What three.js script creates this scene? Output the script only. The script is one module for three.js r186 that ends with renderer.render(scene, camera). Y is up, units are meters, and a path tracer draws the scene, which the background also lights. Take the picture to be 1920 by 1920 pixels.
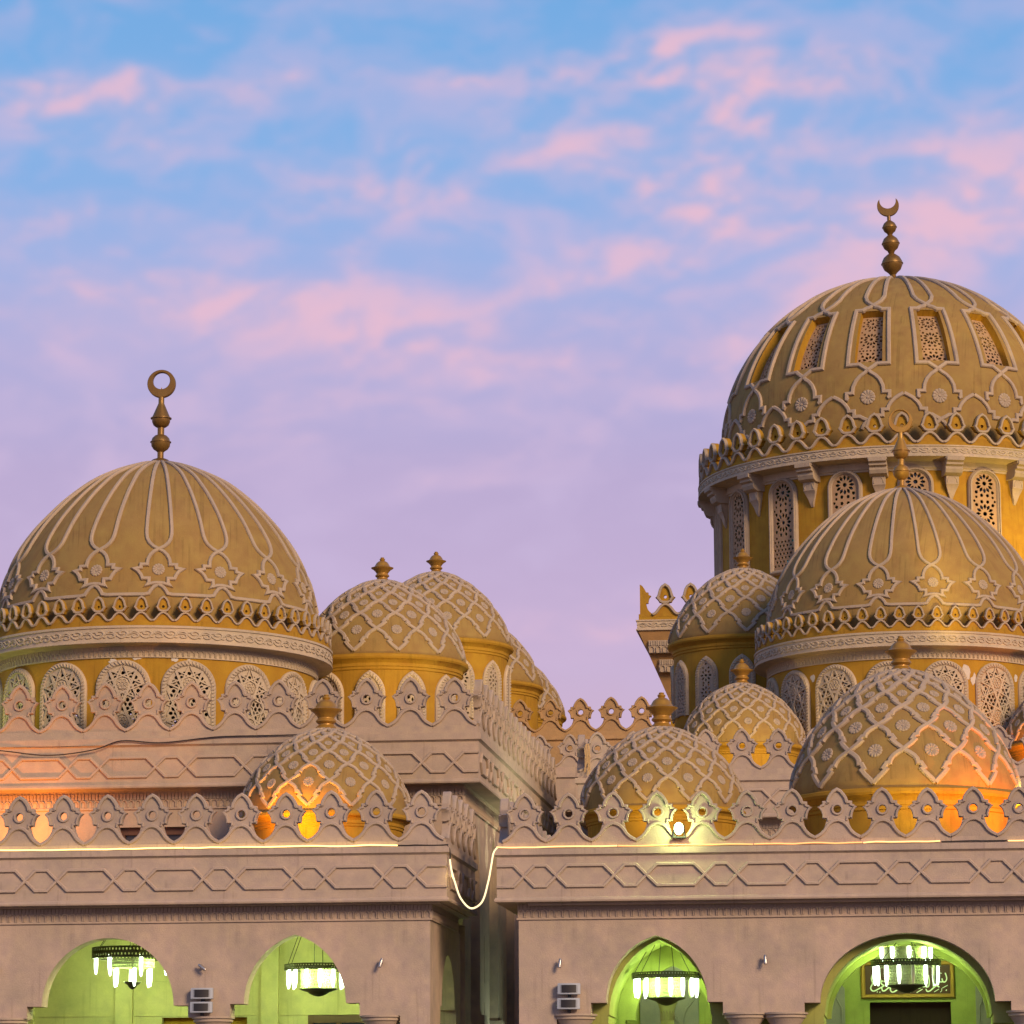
import * as THREE from 'three';
import { mergeGeometries, mergeVertices, toCreasedNormals } from 'three/addons/utils/BufferGeometryUtils.js';
import { RoundedBoxGeometry } from 'three/addons/geometries/RoundedBoxGeometry.js';
import { RectAreaLightUniformsLib } from 'three/addons/lights/RectAreaLightUniformsLib.js';

// ------------------------------------------------------------------ camera, sky, sun, exposure
const scene = new THREE.Scene();
const camera = new THREE.PerspectiveCamera(17.603, 1, 1, 4000);
{
  const yaw = 6.6854 * Math.PI / 180, pitch = 10.865 * Math.PI / 180;
  camera.position.set(0, 1.6, 62);
  camera.lookAt(-Math.sin(yaw) * Math.cos(pitch), 1.6 + Math.sin(pitch), 62 - Math.cos(yaw) * Math.cos(pitch));
  camera.rotateZ(-0.2 * Math.PI / 180);
}
const renderer = new THREE.WebGLRenderer({ antialias: true });
renderer.toneMapping = THREE.LinearToneMapping;
renderer.toneMappingExposure = 1;
renderer.shadowMap.enabled = true;
RectAreaLightUniformsLib.init();

const sun = new THREE.DirectionalLight(new THREE.Color().setRGB(1, 0.69, 0.42), 3.5);
sun.position.set(50, 48, 60); sun.target.position.set(-6, 8, -10);
sun.castShadow = true; sun.shadow.radius = 34; sun.shadow.mapSize.set(2048, 2048);
Object.assign(sun.shadow.camera, { left: -40, right: 40, top: 40, bottom: -40, near: 1, far: 250 });
sun.name = 'evening_sun'; scene.add(sun, sun.target);

function rng(seed) { let a = seed >>> 0; return () => { a = (a + 0x6D2B79F5) | 0; let t = Math.imul(a ^ (a >>> 15), 1 | a); t = (t + Math.imul(t ^ (t >>> 7), 61 | t)) ^ t; return ((t ^ (t >>> 14)) >>> 0) / 4294967296; }; }
const PERM = (() => { const r = rng(77), p = new Float32Array(65536); for (let i = 0; i < 65536; i++) p[i] = r(); return p; })();
function vnoise(x, y) {
  const xi = Math.floor(x), yi = Math.floor(y), fx = x - xi, fy = y - yi, sx = fx * fx * (3 - 2 * fx), sy = fy * fy * (3 - 2 * fy);
  const h = (i, j) => PERM[((i & 255) << 8) | (j & 255)];
  const a = h(xi, yi), b = h(xi + 1, yi), c = h(xi, yi + 1), d = h(xi + 1, yi + 1);
  return a + (b - a) * sx + (c - a) * sy + (a - b - c + d) * sx * sy;
}
function fbm(x, y, n) { let s = 0, a = 0.5, t = 0; for (let i = 0; i < n; i++) { s += a * vnoise(x, y); t += a; a *= 0.52; x = x * 2.03 + 17.3; y = y * 2.03 + 9.1; } return s / t; }
const lin = (c) => { c /= 255; return c <= 0.04045 ? c / 12.92 : Math.pow((c + 0.055) / 1.055, 2.4); };
const smooth = (a, b, x) => { const t = Math.min(1, Math.max(0, (x - a) / (b - a))); return t * t * (3 - 2 * t); };

function duskSky() {                                     // air that turns from blue to lilac towards the horizon, thin pink clouds
  const W = 4096, H = 2048, data = new Float32Array(W * H * 4);
  const stops = [[-90, 120, 108, 112], [-6, 186, 160, 172], [0, 220, 186, 196], [5, 214, 184, 205], [8.5, 200, 177, 211], [11.5, 188, 172, 211], [13.5, 173, 174, 219], [15.2, 152, 178, 228], [17, 130, 177, 230], [20, 116, 171, 226], [32, 84, 142, 212], [52, 54, 100, 168], [90, 34, 68, 128]]
    .map(([e, r, g, b]) => [e, lin(r), lin(g), lin(b)]);
  // cloud banks: azimuth (0 = the way the camera looks) and elevation in degrees, half sizes, strength, slope
  const banks = [[-7.1, 18.0, 1.2, 0.36, 0.95, 0.05], [-7.3, 17.2, 1.3, 0.4, 0.6, -0.15], [-8.5, 18.1, 0.8, 0.3, 0.5, 0], [-3.9, 18.15, 0.34, 0.17, 0.8, 0], [-4.7, 18.0, 0.5, 0.25, 0.4, 0], [-0.9, 18.3, 1.2, 0.2, 0.7, 0.1], [0.4, 18.3, 0.9, 0.25, 0.3, 0],
    [2.8, 18.6, 1.5, 0.5, 0.75, 0.12], [4.2, 18.3, 1.3, 0.55, 0.85, -0.15], [5.9, 18.2, 1.0, 0.3, 0.7, 0.15], [4.4, 17.5, 0.9, 0.35, 0.75, -0.3], [7.2, 17.6, 1.6, 0.5, 0.42, 0], [1.3, 17.1, 1.5, 0.3, 0.42, 0.3], [0.2, 17.5, 1.4, 0.6, 0.3, 0.2], [2.6, 16.9, 2.2, 0.7, 0.36, 0.1],
    [-2.9, 16.7, 1.2, 0.5, 0.62, 0.1], [-1.6, 16.2, 0.9, 0.35, 0.52, -0.2], [-3.8, 16.2, 0.8, 0.4, 0.4, 0.2], [3.2, 16.5, 1.6, 0.5, 0.62, -0.1], [3.4, 15.7, 2.0, 0.5, 0.5, 0.2], [8.3, 16.5, 1.9, 0.9, 0.6, 0.2], [7.3, 15.4, 2.2, 0.8, 0.45, 0.3], [-8, 15.7, 1.6, 0.4, 0.5, 0.15], [-2.7, 15.4, 0.5, 0.4, 0.4, 0],
    [-7.4, 14.6, 2.0, 0.6, 0.48, 0.2], [-4.2, 14.4, 2.2, 0.45, 0.5, -0.12], [-1.4, 14.1, 2.4, 0.7, 0.3, 0.1], [1.6, 15.0, 2.4, 0.7, 0.36, 0.25], [1.0, 13.4, 3.4, 0.7, 0.32, 0.12], [5.0, 13.9, 2.2, 0.7, 0.4, 0.3], [-0.3, 11.5, 1.7, 0.4, 0.3, 0.3], [1.5, 8.9, 2.0, 0.45, 0.6, 0.2], [-5, 12.2, 4, 0.8, 0.25, 0.05], [8, 12.4, 3, 0.8, 0.3, 0.2]];
  const yaw = 6.6854, put = (o, r, g, b) => { data[o] = r; data[o + 1] = g; data[o + 2] = b; data[o + 3] = 1; };
  for (let j = 0; j < H; j++) {
    const el = ((j + 0.5) / H - 0.5) * 180;
    let k = 0; while (k < stops.length - 2 && el > stops[k + 1][0]) k++;
    const A = stops[k], B = stops[k + 1], f = Math.min(1, Math.max(0, (el - A[0]) / (B[0] - A[0]))), r0 = A[1] + (B[1] - A[1]) * f, g0 = A[2] + (B[2] - A[2]) * f, b0 = A[3] + (B[3] - A[3]) * f;
    for (let i = 0; i < W; i++) {
      const o = (j * W + i) * 4;
      if (el < -1) { put(o, r0, g0, b0); continue; }
      const phi = ((i + 0.5) / W - 0.5) * 360;            // atan2(z, x)
      let az = phi + 90 + yaw; if (az > 180) az -= 360; if (az < -180) az += 360;
      const wx = fbm(az * 0.35 + 5, el * 0.6, 3) - 0.5, wy = fbm(az * 0.35 + 50, el * 0.6 + 9, 3) - 0.5;
      const n1 = fbm((az + wx * 3.2) * 0.55 + el * 0.25, (el + wy * 1.4) * 1.5 - az * 0.12, 5), n2 = fbm((az + wx) * 2.0 + 31, (el + wy) * 4.2 - az * 0.5, 4);
      const veil = Math.exp(-(((az + 5.5) / 5) ** 2) - ((el - 14.0) / 1.1) ** 2) * 0.42 + Math.exp(-(((az - 7.5) / 3.5) ** 2) - ((el - 15.6) / 1.3) ** 2) * 0.35;
      let d = veil * (0.6 + 0.7 * (n1 - 0.3)) + (smooth(0.36, 0.80, n1) * 0.42 + smooth(0.45, 0.8, n2) * 0.10) * (el > 22 ? Math.max(0.35, 1 - (el - 22) / 40) : 1), bright = 0;
      if (Math.abs(az) < 14 && el > 5 && el < 22) for (const [ca, ce, sa, se, amp, tilt] of banks) {
        const dx = (az - ca) / sa, dy = (el - ce - tilt * (az - ca) + wy * 0.9) / se, q = dx * dx + dy * dy;
        if (q < 7) bright += amp * Math.exp(-q * 0.75);
      }
      const body = Math.max(0, Math.min(1, bright)) * (0.22 + 0.78 * smooth(0.22, 0.80, n1 * 0.35 + n2 * 0.65));
      d = Math.min(0.80, d + body * 0.86);
      const glow = Math.min(1, body * 1.15 + veil * 0.9);
      const cr = lin(204 + 40 * glow), cg = lin(186 + 6 * glow), cb = lin(222 - 16 * glow);
      put(o, r0 + (cr - r0) * d, g0 + (cg - g0) * d, b0 + (cb - b0) * d);
    }
  }
  const t = new THREE.DataTexture(data, W, H, THREE.RGBAFormat, THREE.FloatType);
  t.mapping = THREE.EquirectangularReflectionMapping; t.magFilter = t.minFilter = THREE.LinearFilter; t.needsUpdate = true;
  return t;
}
const skyTex = duskSky();
scene.background = skyTex; scene.environment = skyTex;

// ------------------------------------------------------------------ materials
function canvasNoise(size, fn, srgb) {
  const d = new Uint8Array(size * size * 4);
  for (let j = 0; j < size; j++) for (let i = 0; i < size; i++) { const [r, g, b] = fn(i / size, j / size), o = (j * size + i) * 4; d[o] = r; d[o + 1] = g; d[o + 2] = b; d[o + 3] = 255; }
  const t = new THREE.DataTexture(d, size, size); t.wrapS = t.wrapT = THREE.RepeatWrapping; t.magFilter = THREE.LinearFilter; t.minFilter = THREE.LinearMipmapLinearFilter; t.generateMipmaps = true;
  if (srgb) t.colorSpace = THREE.SRGBColorSpace; t.needsUpdate = true; return t;
}
const tile = (u, v, f, n) => {                           // noise that repeats after 1 in both directions
  u -= Math.floor(u); v -= Math.floor(v);
  const a = smooth(0.7, 1, u), b = smooth(0.7, 1, v);
  return (1 - a) * (1 - b) * fbm(u * f, v * f, n) + (a ? a * (1 - b) * fbm((u - 1) * f, v * f, n) : 0) + (b ? (1 - a) * b * fbm(u * f, (v - 1) * f, n) : 0) + (a && b ? a * b * fbm((u - 1) * f, (v - 1) * f, n) : 0);
};
const plasterMap = canvasNoise(1024, (u, v) => {
  const big = tile(u, v, 5, 4), mid = tile(u, v, 22, 3), fine = PERM[((u * 1024 | 0) * 131 + (v * 1024 | 0) * 7919) & 65535];
  const streak = smooth(0.58, 0.8, fbm(u * 60, v * 2.2, 3)) * smooth(0.45, 0.7, fbm(u * 4 + 8, v * 4, 3));
  const l = 226 + (big - 0.5) * 36 + (mid - 0.5) * 26 + (fine - 0.5) * 30 - streak * 16;
  return [Math.min(255, l + 3 + (big - 0.5) * 10), Math.min(255, l), Math.min(255, l - 3 - (mid - 0.5) * 16)];
}, true);
const paintMap = canvasNoise(1024, (u, v) => {
  const big = tile(u + 0.3, v, 4, 5), mid = tile(u, v + 0.2, 16, 3), fine = PERM[((u * 1024 | 0) * 531 + (v * 1024 | 0) * 3571) & 65535];
  const run = smooth(0.5, 0.8, fbm(u * 70, v * 2.5 + 4, 3)) * smooth(0.4, 0.65, fbm(u * 6 + 3, v * 5, 3));
  const l = 222 - run * 20 + (big - 0.5) * 18 + (mid - 0.5) * 24 + (fine - 0.5) * 22;
  return [Math.min(255, l), Math.min(255, l + (mid - 0.5) * 14), Math.min(255, l + (big - 0.5) * 16)];
}, true);
const grainMap = canvasNoise(512, (u, v) => { const l = 128 + (tile(u, v, 40, 3) - 0.5) * 150 + (PERM[((u * 512 | 0) * 257 + (v * 512 | 0) * 997) & 65535] - 0.5) * 90; return [l, l, l]; });
for (const t of [plasterMap, paintMap]) t.repeat.set(0.31, 0.31);
grainMap.repeat.set(1.3, 1.3);
const rgb = (r, g, b) => new THREE.Color().setRGB(r, g, b);
function mat(name, c, o = {}) {
  const m = new THREE.MeshPhysicalMaterial({ color: c, roughness: 0.92, metalness: 0, specularIntensity: o.bumpMap ? 0.35 : 1, ...o }); m.name = name; return m;
}
const rough = (m = plasterMap, b = 0.006) => ({ map: m, bumpMap: grainMap, bumpScale: b });
const M = {
  stone: mat('rendered stone', rgb(0.56, 0.455, 0.365), rough()),
  stoneUpper: mat('rendered stone, upper wall', rgb(0.55, 0.435, 0.325), rough()),
  pale: mat('cast relief', rgb(0.53, 0.43, 0.31), rough(plasterMap, 0.004)),
  cast: mat('cast stone frieze', rgb(0.61, 0.51, 0.36), rough(plasterMap, 0.004)),
  ochre: mat('ochre paint', rgb(0.52, 0.285, 0.028), { ...rough(paintMap, 0.004), roughness: 0.8 }),
  shell: mat('sand ochre dome paint', rgb(0.415, 0.268, 0.084), { ...rough(paintMap, 0.004), roughness: 0.85 }),
  amber: mat('amber stone', rgb(0.58, 0.38, 0.19), rough()),
  latticeTan: mat('tan pierced screen', rgb(0.52, 0.35, 0.20), rough(plasterMap, 0.004)),
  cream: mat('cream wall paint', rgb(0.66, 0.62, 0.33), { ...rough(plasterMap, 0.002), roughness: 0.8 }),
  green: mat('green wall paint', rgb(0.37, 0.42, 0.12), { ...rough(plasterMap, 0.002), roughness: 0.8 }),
  gold: mat('gold paint', rgb(0.52, 0.28, 0.04), { roughness: 0.42, metalness: 0.3, map: paintMap }),
  bronze: mat('bronze', rgb(0.30, 0.165, 0.035), { roughness: 0.42, metalness: 0.45, map: paintMap }),
  dark: mat('near black glass, painted dark inside', rgb(0.035, 0.036, 0.04), { roughness: 0.08 }),  // near-black colour paints in the unlit room behind the hall window
  darkOchre: mat('amber render', rgb(0.50, 0.30, 0.12), rough()),
  tealPane: mat('teal window glass', rgb(0.30, 0.62, 0.58), { roughness: 0.08, transmission: 1, thickness: 0 }),
  teal: mat('teal glass', rgb(0.02, 0.10, 0.10), { roughness: 0.15 }),
  grille: mat('speaker grille', rgb(0.035, 0.032, 0.032), { roughness: 0.6 }),
  greyPlastic: mat('grey plastic', rgb(0.38, 0.42, 0.46), { roughness: 0.5 }),
  black: mat('black metal', rgb(0.02, 0.02, 0.022), { roughness: 0.5 }),
  steel: mat('steel', rgb(0.45, 0.43, 0.40), { roughness: 0.35, metalness: 0.8 }),
  wire: mat('dark cable', rgb(0.03, 0.022, 0.018), { roughness: 0.7 }),
  metalDark: mat('dark pierced metal', rgb(0.06, 0.055, 0.03), { roughness: 0.5, metalness: 0.5 }),
  metalPale: mat('pale pierced metal', rgb(0.42, 0.46, 0.22), { roughness: 0.5, metalness: 0.2 }),
  wood: mat('brown wood', rgb(0.13, 0.055, 0.025), { roughness: 0.55, map: paintMap }),
  marble: mat('grey marble', rgb(0.30, 0.28, 0.28), { ...rough(plasterMap, 0.001), roughness: 0.4 }),
  plaster: mat('bare white plaster', rgb(0.74, 0.70, 0.60), rough(plasterMap, 0.004)),
  paving: mat('stone paving', rgb(0.22, 0.185, 0.155), rough()),
  rope: mat('straw rope', rgb(0.50, 0.34, 0.16)),
  bulb: mat('lit lamp glass', rgb(0.9, 1, 0.9), { emissive: rgb(0.86, 1, 0.80), emissiveIntensity: 3.2 }),
  bulbOff: mat('unlit lamp glass', rgb(0.62, 0.68, 0.40), { roughness: 0.2 }),
  ropeLight: mat('lit rope light', rgb(1, 0.8, 0.4), { emissive: rgb(1, 0.68, 0.22), emissiveIntensity: 2.2 }),
  ropeWarm: mat('lit warm rope light', rgb(1, 0.7, 0.35), { emissive: rgb(1, 0.58, 0.18), emissiveIntensity: 1.5 }),
  ropeHang: mat('hanging lit rope light', rgb(1, 0.9, 0.6), { emissive: rgb(1, 0.84, 0.46), emissiveIntensity: 0.8 }),
  ropeDim: mat('dim rope light', rgb(0.9, 0.5, 0.25), { emissive: rgb(1, 0.42, 0.10), emissiveIntensity: 1.1 }),
  floodGreen: mat('lit green white flood glass', rgb(1, 1, 0.9), { emissive: rgb(0.84, 1, 0.46), emissiveIntensity: 6 }),
  floodWarm: mat('lit amber flood glass', rgb(1, 0.8, 0.4), { emissive: rgb(1, 0.42, 0.06), emissiveIntensity: 4 }),
  floodYellow: mat('lit yellow flood glass', rgb(1, 0.9, 0.5), { emissive: rgb(1, 0.74, 0.22), emissiveIntensity: 4 }),
};

// separately cast pieces differ a little in tone
const castTones = new Map();
function tone(m, k) { if (!castTones.has(m)) castTones.set(m, [0.93, 1, 1.05].map((f, i) => { const c = m.clone(); c.name = `${m.name}, cast ${'abc'[i]}`; c.color.multiplyScalar(f); return c; })); return castTones.get(m)[Math.floor(k * 3) % 3]; }

// ------------------------------------------------------------------ geometry helpers
const used = new Map();
const numbered = (n) => { const k = used.get(n) ?? 0; used.set(n, k + 1); return k ? `${n}_${String(k).padStart(3, '0')}` : n; };
function boxUV(g0) {                                     // uv in metres, by the way each face points
  const g = g0.index ? g0.toNonIndexed() : g0, p = g.attributes.position, uv = new Float32Array(p.count * 2);
  for (let i = 0; i < p.count; i += 3) {
    const ax = p.getX(i + 1) - p.getX(i), ay = p.getY(i + 1) - p.getY(i), az = p.getZ(i + 1) - p.getZ(i), bx = p.getX(i + 2) - p.getX(i), by = p.getY(i + 2) - p.getY(i), bz = p.getZ(i + 2) - p.getZ(i);
    const nx = Math.abs(ay * bz - az * by), ny = Math.abs(az * bx - ax * bz), nz = Math.abs(ax * by - ay * bx);
    for (let k = i; k < i + 3; k++) {
      const x = p.getX(k), y = p.getY(k), z = p.getZ(k);
      if (ny > nx && ny > nz) { uv[k * 2] = x; uv[k * 2 + 1] = z; } else if (nx > nz) { uv[k * 2] = z; uv[k * 2 + 1] = y; } else { uv[k * 2] = x; uv[k * 2 + 1] = y; }
    }
  }
  g.setAttribute('uv', new THREE.BufferAttribute(uv, 2)); return g;
}
function fin(g, crease = 0.55) {                         // one plain geometry with creased normals and metre uv
  let h = g.index ? g.toNonIndexed() : g; for (const k of Object.keys(h.attributes)) if (k !== 'position') h.deleteAttribute(k);
  h.clearGroups(); h = boxUV(h); const n = toCreasedNormals(h, crease); return n;
}
const join = (list, crease) => fin(mergeGeometries(list.map((g) => { let h = g.index ? g.toNonIndexed() : g.clone(); for (const k of Object.keys(h.attributes)) if (k !== 'position') h.deleteAttribute(k); h.clearGroups(); return h; })), crease);
function fromQuads(rows, closed) {                       // rows[i][k] = [x, y, z]; first index along, second across
  const n = rows.length, m = rows[0].length, pos = [], idx = [];
  for (const r of rows) for (const v of r) pos.push(...v);
  for (let i = 0; i < (closed ? n : n - 1); i++) for (let k = 0; k < m - 1; k++) { const a = i * m + k, b = ((i + 1) % n) * m + k; idx.push(a, b, b + 1, a, b + 1, a + 1); }
  const g = new THREE.BufferGeometry(); g.setAttribute('position', new THREE.Float32BufferAttribute(pos, 3)); g.setIndex(idx); return g;
}
const flat = (u, v, h) => [u, v, h];
// a raised moulding along a line on any surface: u, v on the surface, ru(v) metres for one unit of u
function strip(pts, { w = 0.06, h = 0.03, closed = false, map = flat, ru = () => 1, sink = 0.012, plain = false } = {}) {
  const cs = plain ? [[-0.5, -sink / h], [-0.5, 1], [0.5, 1], [0.5, -sink / h]] : [[-0.5, -sink / h], [-0.5, 0.55], [-0.3, 1], [0.3, 1], [0.5, 0.55], [0.5, -sink / h]], n = pts.length, rows = [];
  for (let i = 0; i < n; i++) {
    const [u, v] = pts[i], R = ru(v), P = closed ? pts[(i - 1 + n) % n] : pts[Math.max(0, i - 1)], Q = closed ? pts[(i + 1) % n] : pts[Math.min(n - 1, i + 1)];
    let ax = (u - P[0]) * R, ay = v - P[1], bx = (Q[0] - u) * R, by = Q[1] - v, la = Math.hypot(ax, ay), lb = Math.hypot(bx, by);
    if (la < 1e-9) { ax = bx; ay = by; la = lb; } if (lb < 1e-9) { bx = ax; by = ay; lb = la; }
    ax /= la; ay /= la; bx /= lb; by /= lb;
    let mx = -(ay + by), my = ax + bx; const ml = Math.hypot(mx, my) || 1; mx /= ml; my /= ml;
    const sc = 1 / Math.max(0.42, mx * -ay + my * ax);
    rows.push(cs.map(([o, hh]) => map(u + o * w * mx * sc / R, v + o * w * my * sc, hh * h)));
  }
  const g = fromQuads(rows, closed);
  if (!closed) { const m = cs.length, e = (n - 1) * m, idx = [...g.index.array]; for (let k = 1; k < m - 1; k++) { idx.push(0, k, k + 1); idx.push(e, e + k + 1, e + k); } g.setIndex(idx); }
  return g;
}
function fine(pts, step, closed) {                       // the same line with points no farther apart than step
  const out = [], n = pts.length; for (let i = 0; i < (closed ? n : n - 1); i++) { const a = pts[i], b = pts[(i + 1) % n], k = Math.max(1, Math.ceil(Math.hypot(b[0] - a[0], b[1] - a[1]) / step)); for (let j = 0; j < k; j++) out.push([a[0] + (b[0] - a[0]) * j / k, a[1] + (b[1] - a[1]) * j / k]); }
  if (!closed) out.push(pts[n - 1]); return out;
}
function sweep(path, profile) {                          // plan line (x, z), profile (out, y) from bottom to top; out points to the left of +x seen from above
  const n = path.length, rows = path.map(([x, z], i) => {
    const P = path[Math.max(0, i - 1)], Q = path[Math.min(n - 1, i + 1)];
    let ax = x - P[0], az = z - P[1], bx = Q[0] - x, bz = Q[1] - z, la = Math.hypot(ax, az), lb = Math.hypot(bx, bz);
    if (la < 1e-9) { ax = bx; az = bz; la = lb; } if (lb < 1e-9) { bx = ax; bz = az; lb = la; } ax /= la; az /= la; bx /= lb; bz /= lb;
    let mx = -(az + bz), mz = ax + bx; const ml = Math.hypot(mx, mz); mx /= ml; mz /= ml; const sc = 1 / Math.max(0.3, mx * -az + mz * ax);
    return profile.map(([o, y]) => [x + o * mx * sc, y, z + o * mz * sc]);
  });
  return fromQuads(rows);
}
function revolve(profile, n = 96) {                      // profile (r, y) from bottom to top
  const rows = []; for (let i = 0; i < n; i++) { const t = i / n * Math.PI * 2, s = Math.sin(t), c = Math.cos(t); rows.push(profile.map(([r, y]) => [r * s, y, r * c])); }
  return fromQuads(rows, true);
}
const box = (x0, x1, y0, y1, z0, z1) => new THREE.BoxGeometry(x1 - x0, y1 - y0, z1 - z0).translate((x0 + x1) / 2, (y0 + y1) / 2, (z0 + z1) / 2);
const shapeOf = (pts, holes = []) => { const s = new THREE.Shape(pts.map(([x, y]) => new THREE.Vector2(x, y))); for (const h of holes) s.holes.push(new THREE.Path(h.map(([x, y]) => new THREE.Vector2(x, y)))); return s; };
const extrude = (pts, depth, holes, bevel = 0) => new THREE.ExtrudeGeometry(shapeOf(pts, holes), { depth, bevelEnabled: bevel > 0, bevelSize: bevel, bevelThickness: bevel, bevelSegments: 1, curveSegments: 4 });
function warp(g, f) { const p = g.attributes.position; for (let i = 0; i < p.count; i++) p.setXYZ(i, ...f(p.getX(i), p.getY(i), p.getZ(i))); return g; }
const bend = (g, R) => warp(g, (x, y, z) => [(R + z) * Math.sin(x / R), y, (R + z) * Math.cos(x / R)]);
const circle = (x, y, r, n, a = 0) => Array.from({ length: n }, (_, i) => [x + r * Math.cos(a + i / n * 2 * Math.PI), y + r * Math.sin(a + i / n * 2 * Math.PI)]);
function mesh(name, g, m, parent) { const o = new THREE.Mesh(g, m); o.name = parent ? name : numbered(name); o.castShadow = o.receiveShadow = true; (parent ?? scene).add(o); return o; }
function thing(name, label, category, group, pos = [0, 0, 0], turn = 0) {
  const o = new THREE.Group(); o.name = numbered(name); o.position.set(...pos); o.rotation.y = turn; o.userData = { label, category }; if (group) o.userData.group = group; scene.add(o); return o;
}
function tag(o, label, category, group) { o.userData = { label, category }; if (group) o.userData.group = group; return o; }
function at(o, x, y, z, ry = 0, s) { o.position.set(x, y, z); o.rotation.y = ry; if (s !== undefined) Array.isArray(s) ? o.scale.set(...s) : o.scale.setScalar(s); return o; }
const tube = (pts, r, seg = 24, rad = 6) => new THREE.TubeGeometry(new THREE.CatmullRomCurve3(pts.map((p) => new THREE.Vector3(...p))), seg, r, rad);
const bar = (a, b, r, n = 6) => { const A = new THREE.Vector3(...a), B = new THREE.Vector3(...b), L = A.distanceTo(B); return new THREE.CylinderGeometry(r, r, L, n).applyQuaternion(new THREE.Quaternion().setFromUnitVectors(new THREE.Vector3(0, 1, 0), B.clone().sub(A).normalize())).translate((A.x + B.x) / 2, (A.y + B.y) / 2, (A.z + B.z) / 2); };
// a two-centred pointed arch from (-w, 0) over (0, h) to (w, 0); flatter than a half circle it is an ellipse with a slight point
function archPts(w, h, n = 14) {
  const L = [];
  if (h >= w) { const c = (h * h - w * w) / (2 * w), R = w + c, a1 = Math.acos(c / R); for (let i = 0; i <= n; i++) { const a = Math.PI - i / n * a1; L.push([c + R * Math.cos(a), R * Math.sin(a)]); } } else for (let i = 0; i <= n; i++) { const a = i / n * Math.PI / 2; L.push([-w * Math.cos(a), h * (Math.sin(a) * 0.97 + 0.03 * i / n)]); }
  return [...L, ...L.slice(0, -1).reverse().map(([x, y]) => [-x, y])];
}

// ------------------------------------------------------------------ shared ornament shapes
const PERIOD = 0.855;
const half = [[0.4275, -0.004], [0.38, 0.025], [0.325, 0.067], [0.267, 0.13], [0.23, 0.217], [0.212, 0.29], [0.205, 0.325], [0.28, 0.33], [0.282, 0.375], [0.29, 0.43], [0.317, 0.50], [0.375, 0.554], [0.33, 0.572], [0.287, 0.588], [0.285, 0.66], [0.206, 0.668], [0.19, 0.71], [0.15, 0.78], [0.09, 0.86], [0.03, 0.90]];
function merlonGeo(thick = 0.13, fat = 1) {
  const out = [[0.4275, -0.09], ...half, [0, 0.912], ...half.slice().reverse().map(([x, y]) => [-x, y]), [-0.4275, -0.09]];
  const plate = extrude(out, thick - 0.02, [circle(0, 0.504, 0.076, 14)], 0).translate(0, 0, -thick + 0.02);
  const sym = (l) => [...l.map(([x, y]) => [-x, y]), ...l.slice(0, -1).reverse()];
  const o = { w: 0.066 * fat, h: 0.048 * fat, map: (u, v, h) => [u, v, h] };
  const top = [[0.178, 0.63], [0.165, 0.70], [0.125, 0.77], [0.066, 0.84], [0, 0.876]].map((p) => p);
  const wave = [[0.4275, -0.022], [0.37, 0.006], [0.31, 0.044], [0.255, 0.096], [0.213, 0.155], [0.172, 0.212], [0.118, 0.258], [0.06, 0.287], [0, 0.298]];
  const parts = [strip(sym(top), o), strip(sym(wave), o), strip(circle(0, 0.504, 0.094, 16), { ...o, w: 0.042 * fat, h: 0.036, closed: true })];
  for (const s of [-1, 1]) {
    parts.push(strip([[0.262, 0.345], [0.262, 0.40], [0.285, 0.48], [0.34, 0.548]].map(([x, y]) => [x * s, y]), { ...o, w: 0.045 * fat }));
    parts.push(strip([[0.17, 0.625], [0.255, 0.625], [0.255, 0.585], [0.32, 0.562]].map(([x, y]) => [x * s, y]), { ...o, w: 0.046 * fat, h: 0.034 * fat }));
    parts.push(strip([[0.26, 0.352], [0.185, 0.352], [0.175, 0.29]].map(([x, y]) => [x * s, y]), { ...o, w: 0.04 * fat, h: 0.03 * fat }));
  }
  return { plate, parts };
}
const mg = merlonGeo();
function crestGeo() {                                   // the rounder pierced leaf of the dome crests
  const h = [[0.4275, 0], [0.38, 0.012], [0.32, 0.055], [0.26, 0.125], [0.20, 0.20], [0.14, 0.255], [0.105, 0.295], [0.13, 0.33], [0.21, 0.35], [0.235, 0.40], [0.29, 0.465], [0.335, 0.50], [0.275, 0.53], [0.255, 0.60], [0.225, 0.67], [0.20, 0.75], [0.14, 0.84], [0.065, 0.905]], m = (l) => l.slice().reverse().map(([x, y]) => [-x, y]);
  const plate = extrude([[0.4275, -0.09], ...h, [0, 0.93], ...m(h), [-0.4275, -0.09]], 0.14, [circle(0, 0.52, 0.055, 12)]).translate(0, 0, -0.14);
  const wave = [[0.4275, -0.02], [0.37, -0.008], [0.31, 0.035], [0.25, 0.105], [0.19, 0.18], [0.12, 0.24], [0.05, 0.275], [0, 0.285]], rim = [[0.09, 0.345], [0.165, 0.38], [0.195, 0.43], [0.25, 0.50], [0.215, 0.555], [0.20, 0.62], [0.165, 0.73], [0.105, 0.82], [0, 0.885]];
  return { plate, parts: [strip([...wave.map(([x, y]) => [-x, y]), ...wave.slice(0, -1).reverse()], { w: 0.088, h: 0.075 }), strip([...rim, ...rim.slice(0, -1).reverse().map(([x, y]) => [-x, y])], { w: 0.088, h: 0.082, closed: true })] };
}
const mgFat = crestGeo();
const MERLON = join([mg.plate, ...mg.parts], 0.5), CREST_PLATE = fin(mgFat.plate, 0.5), CREST_MOULD = join(mgFat.parts, 0.5);
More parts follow.
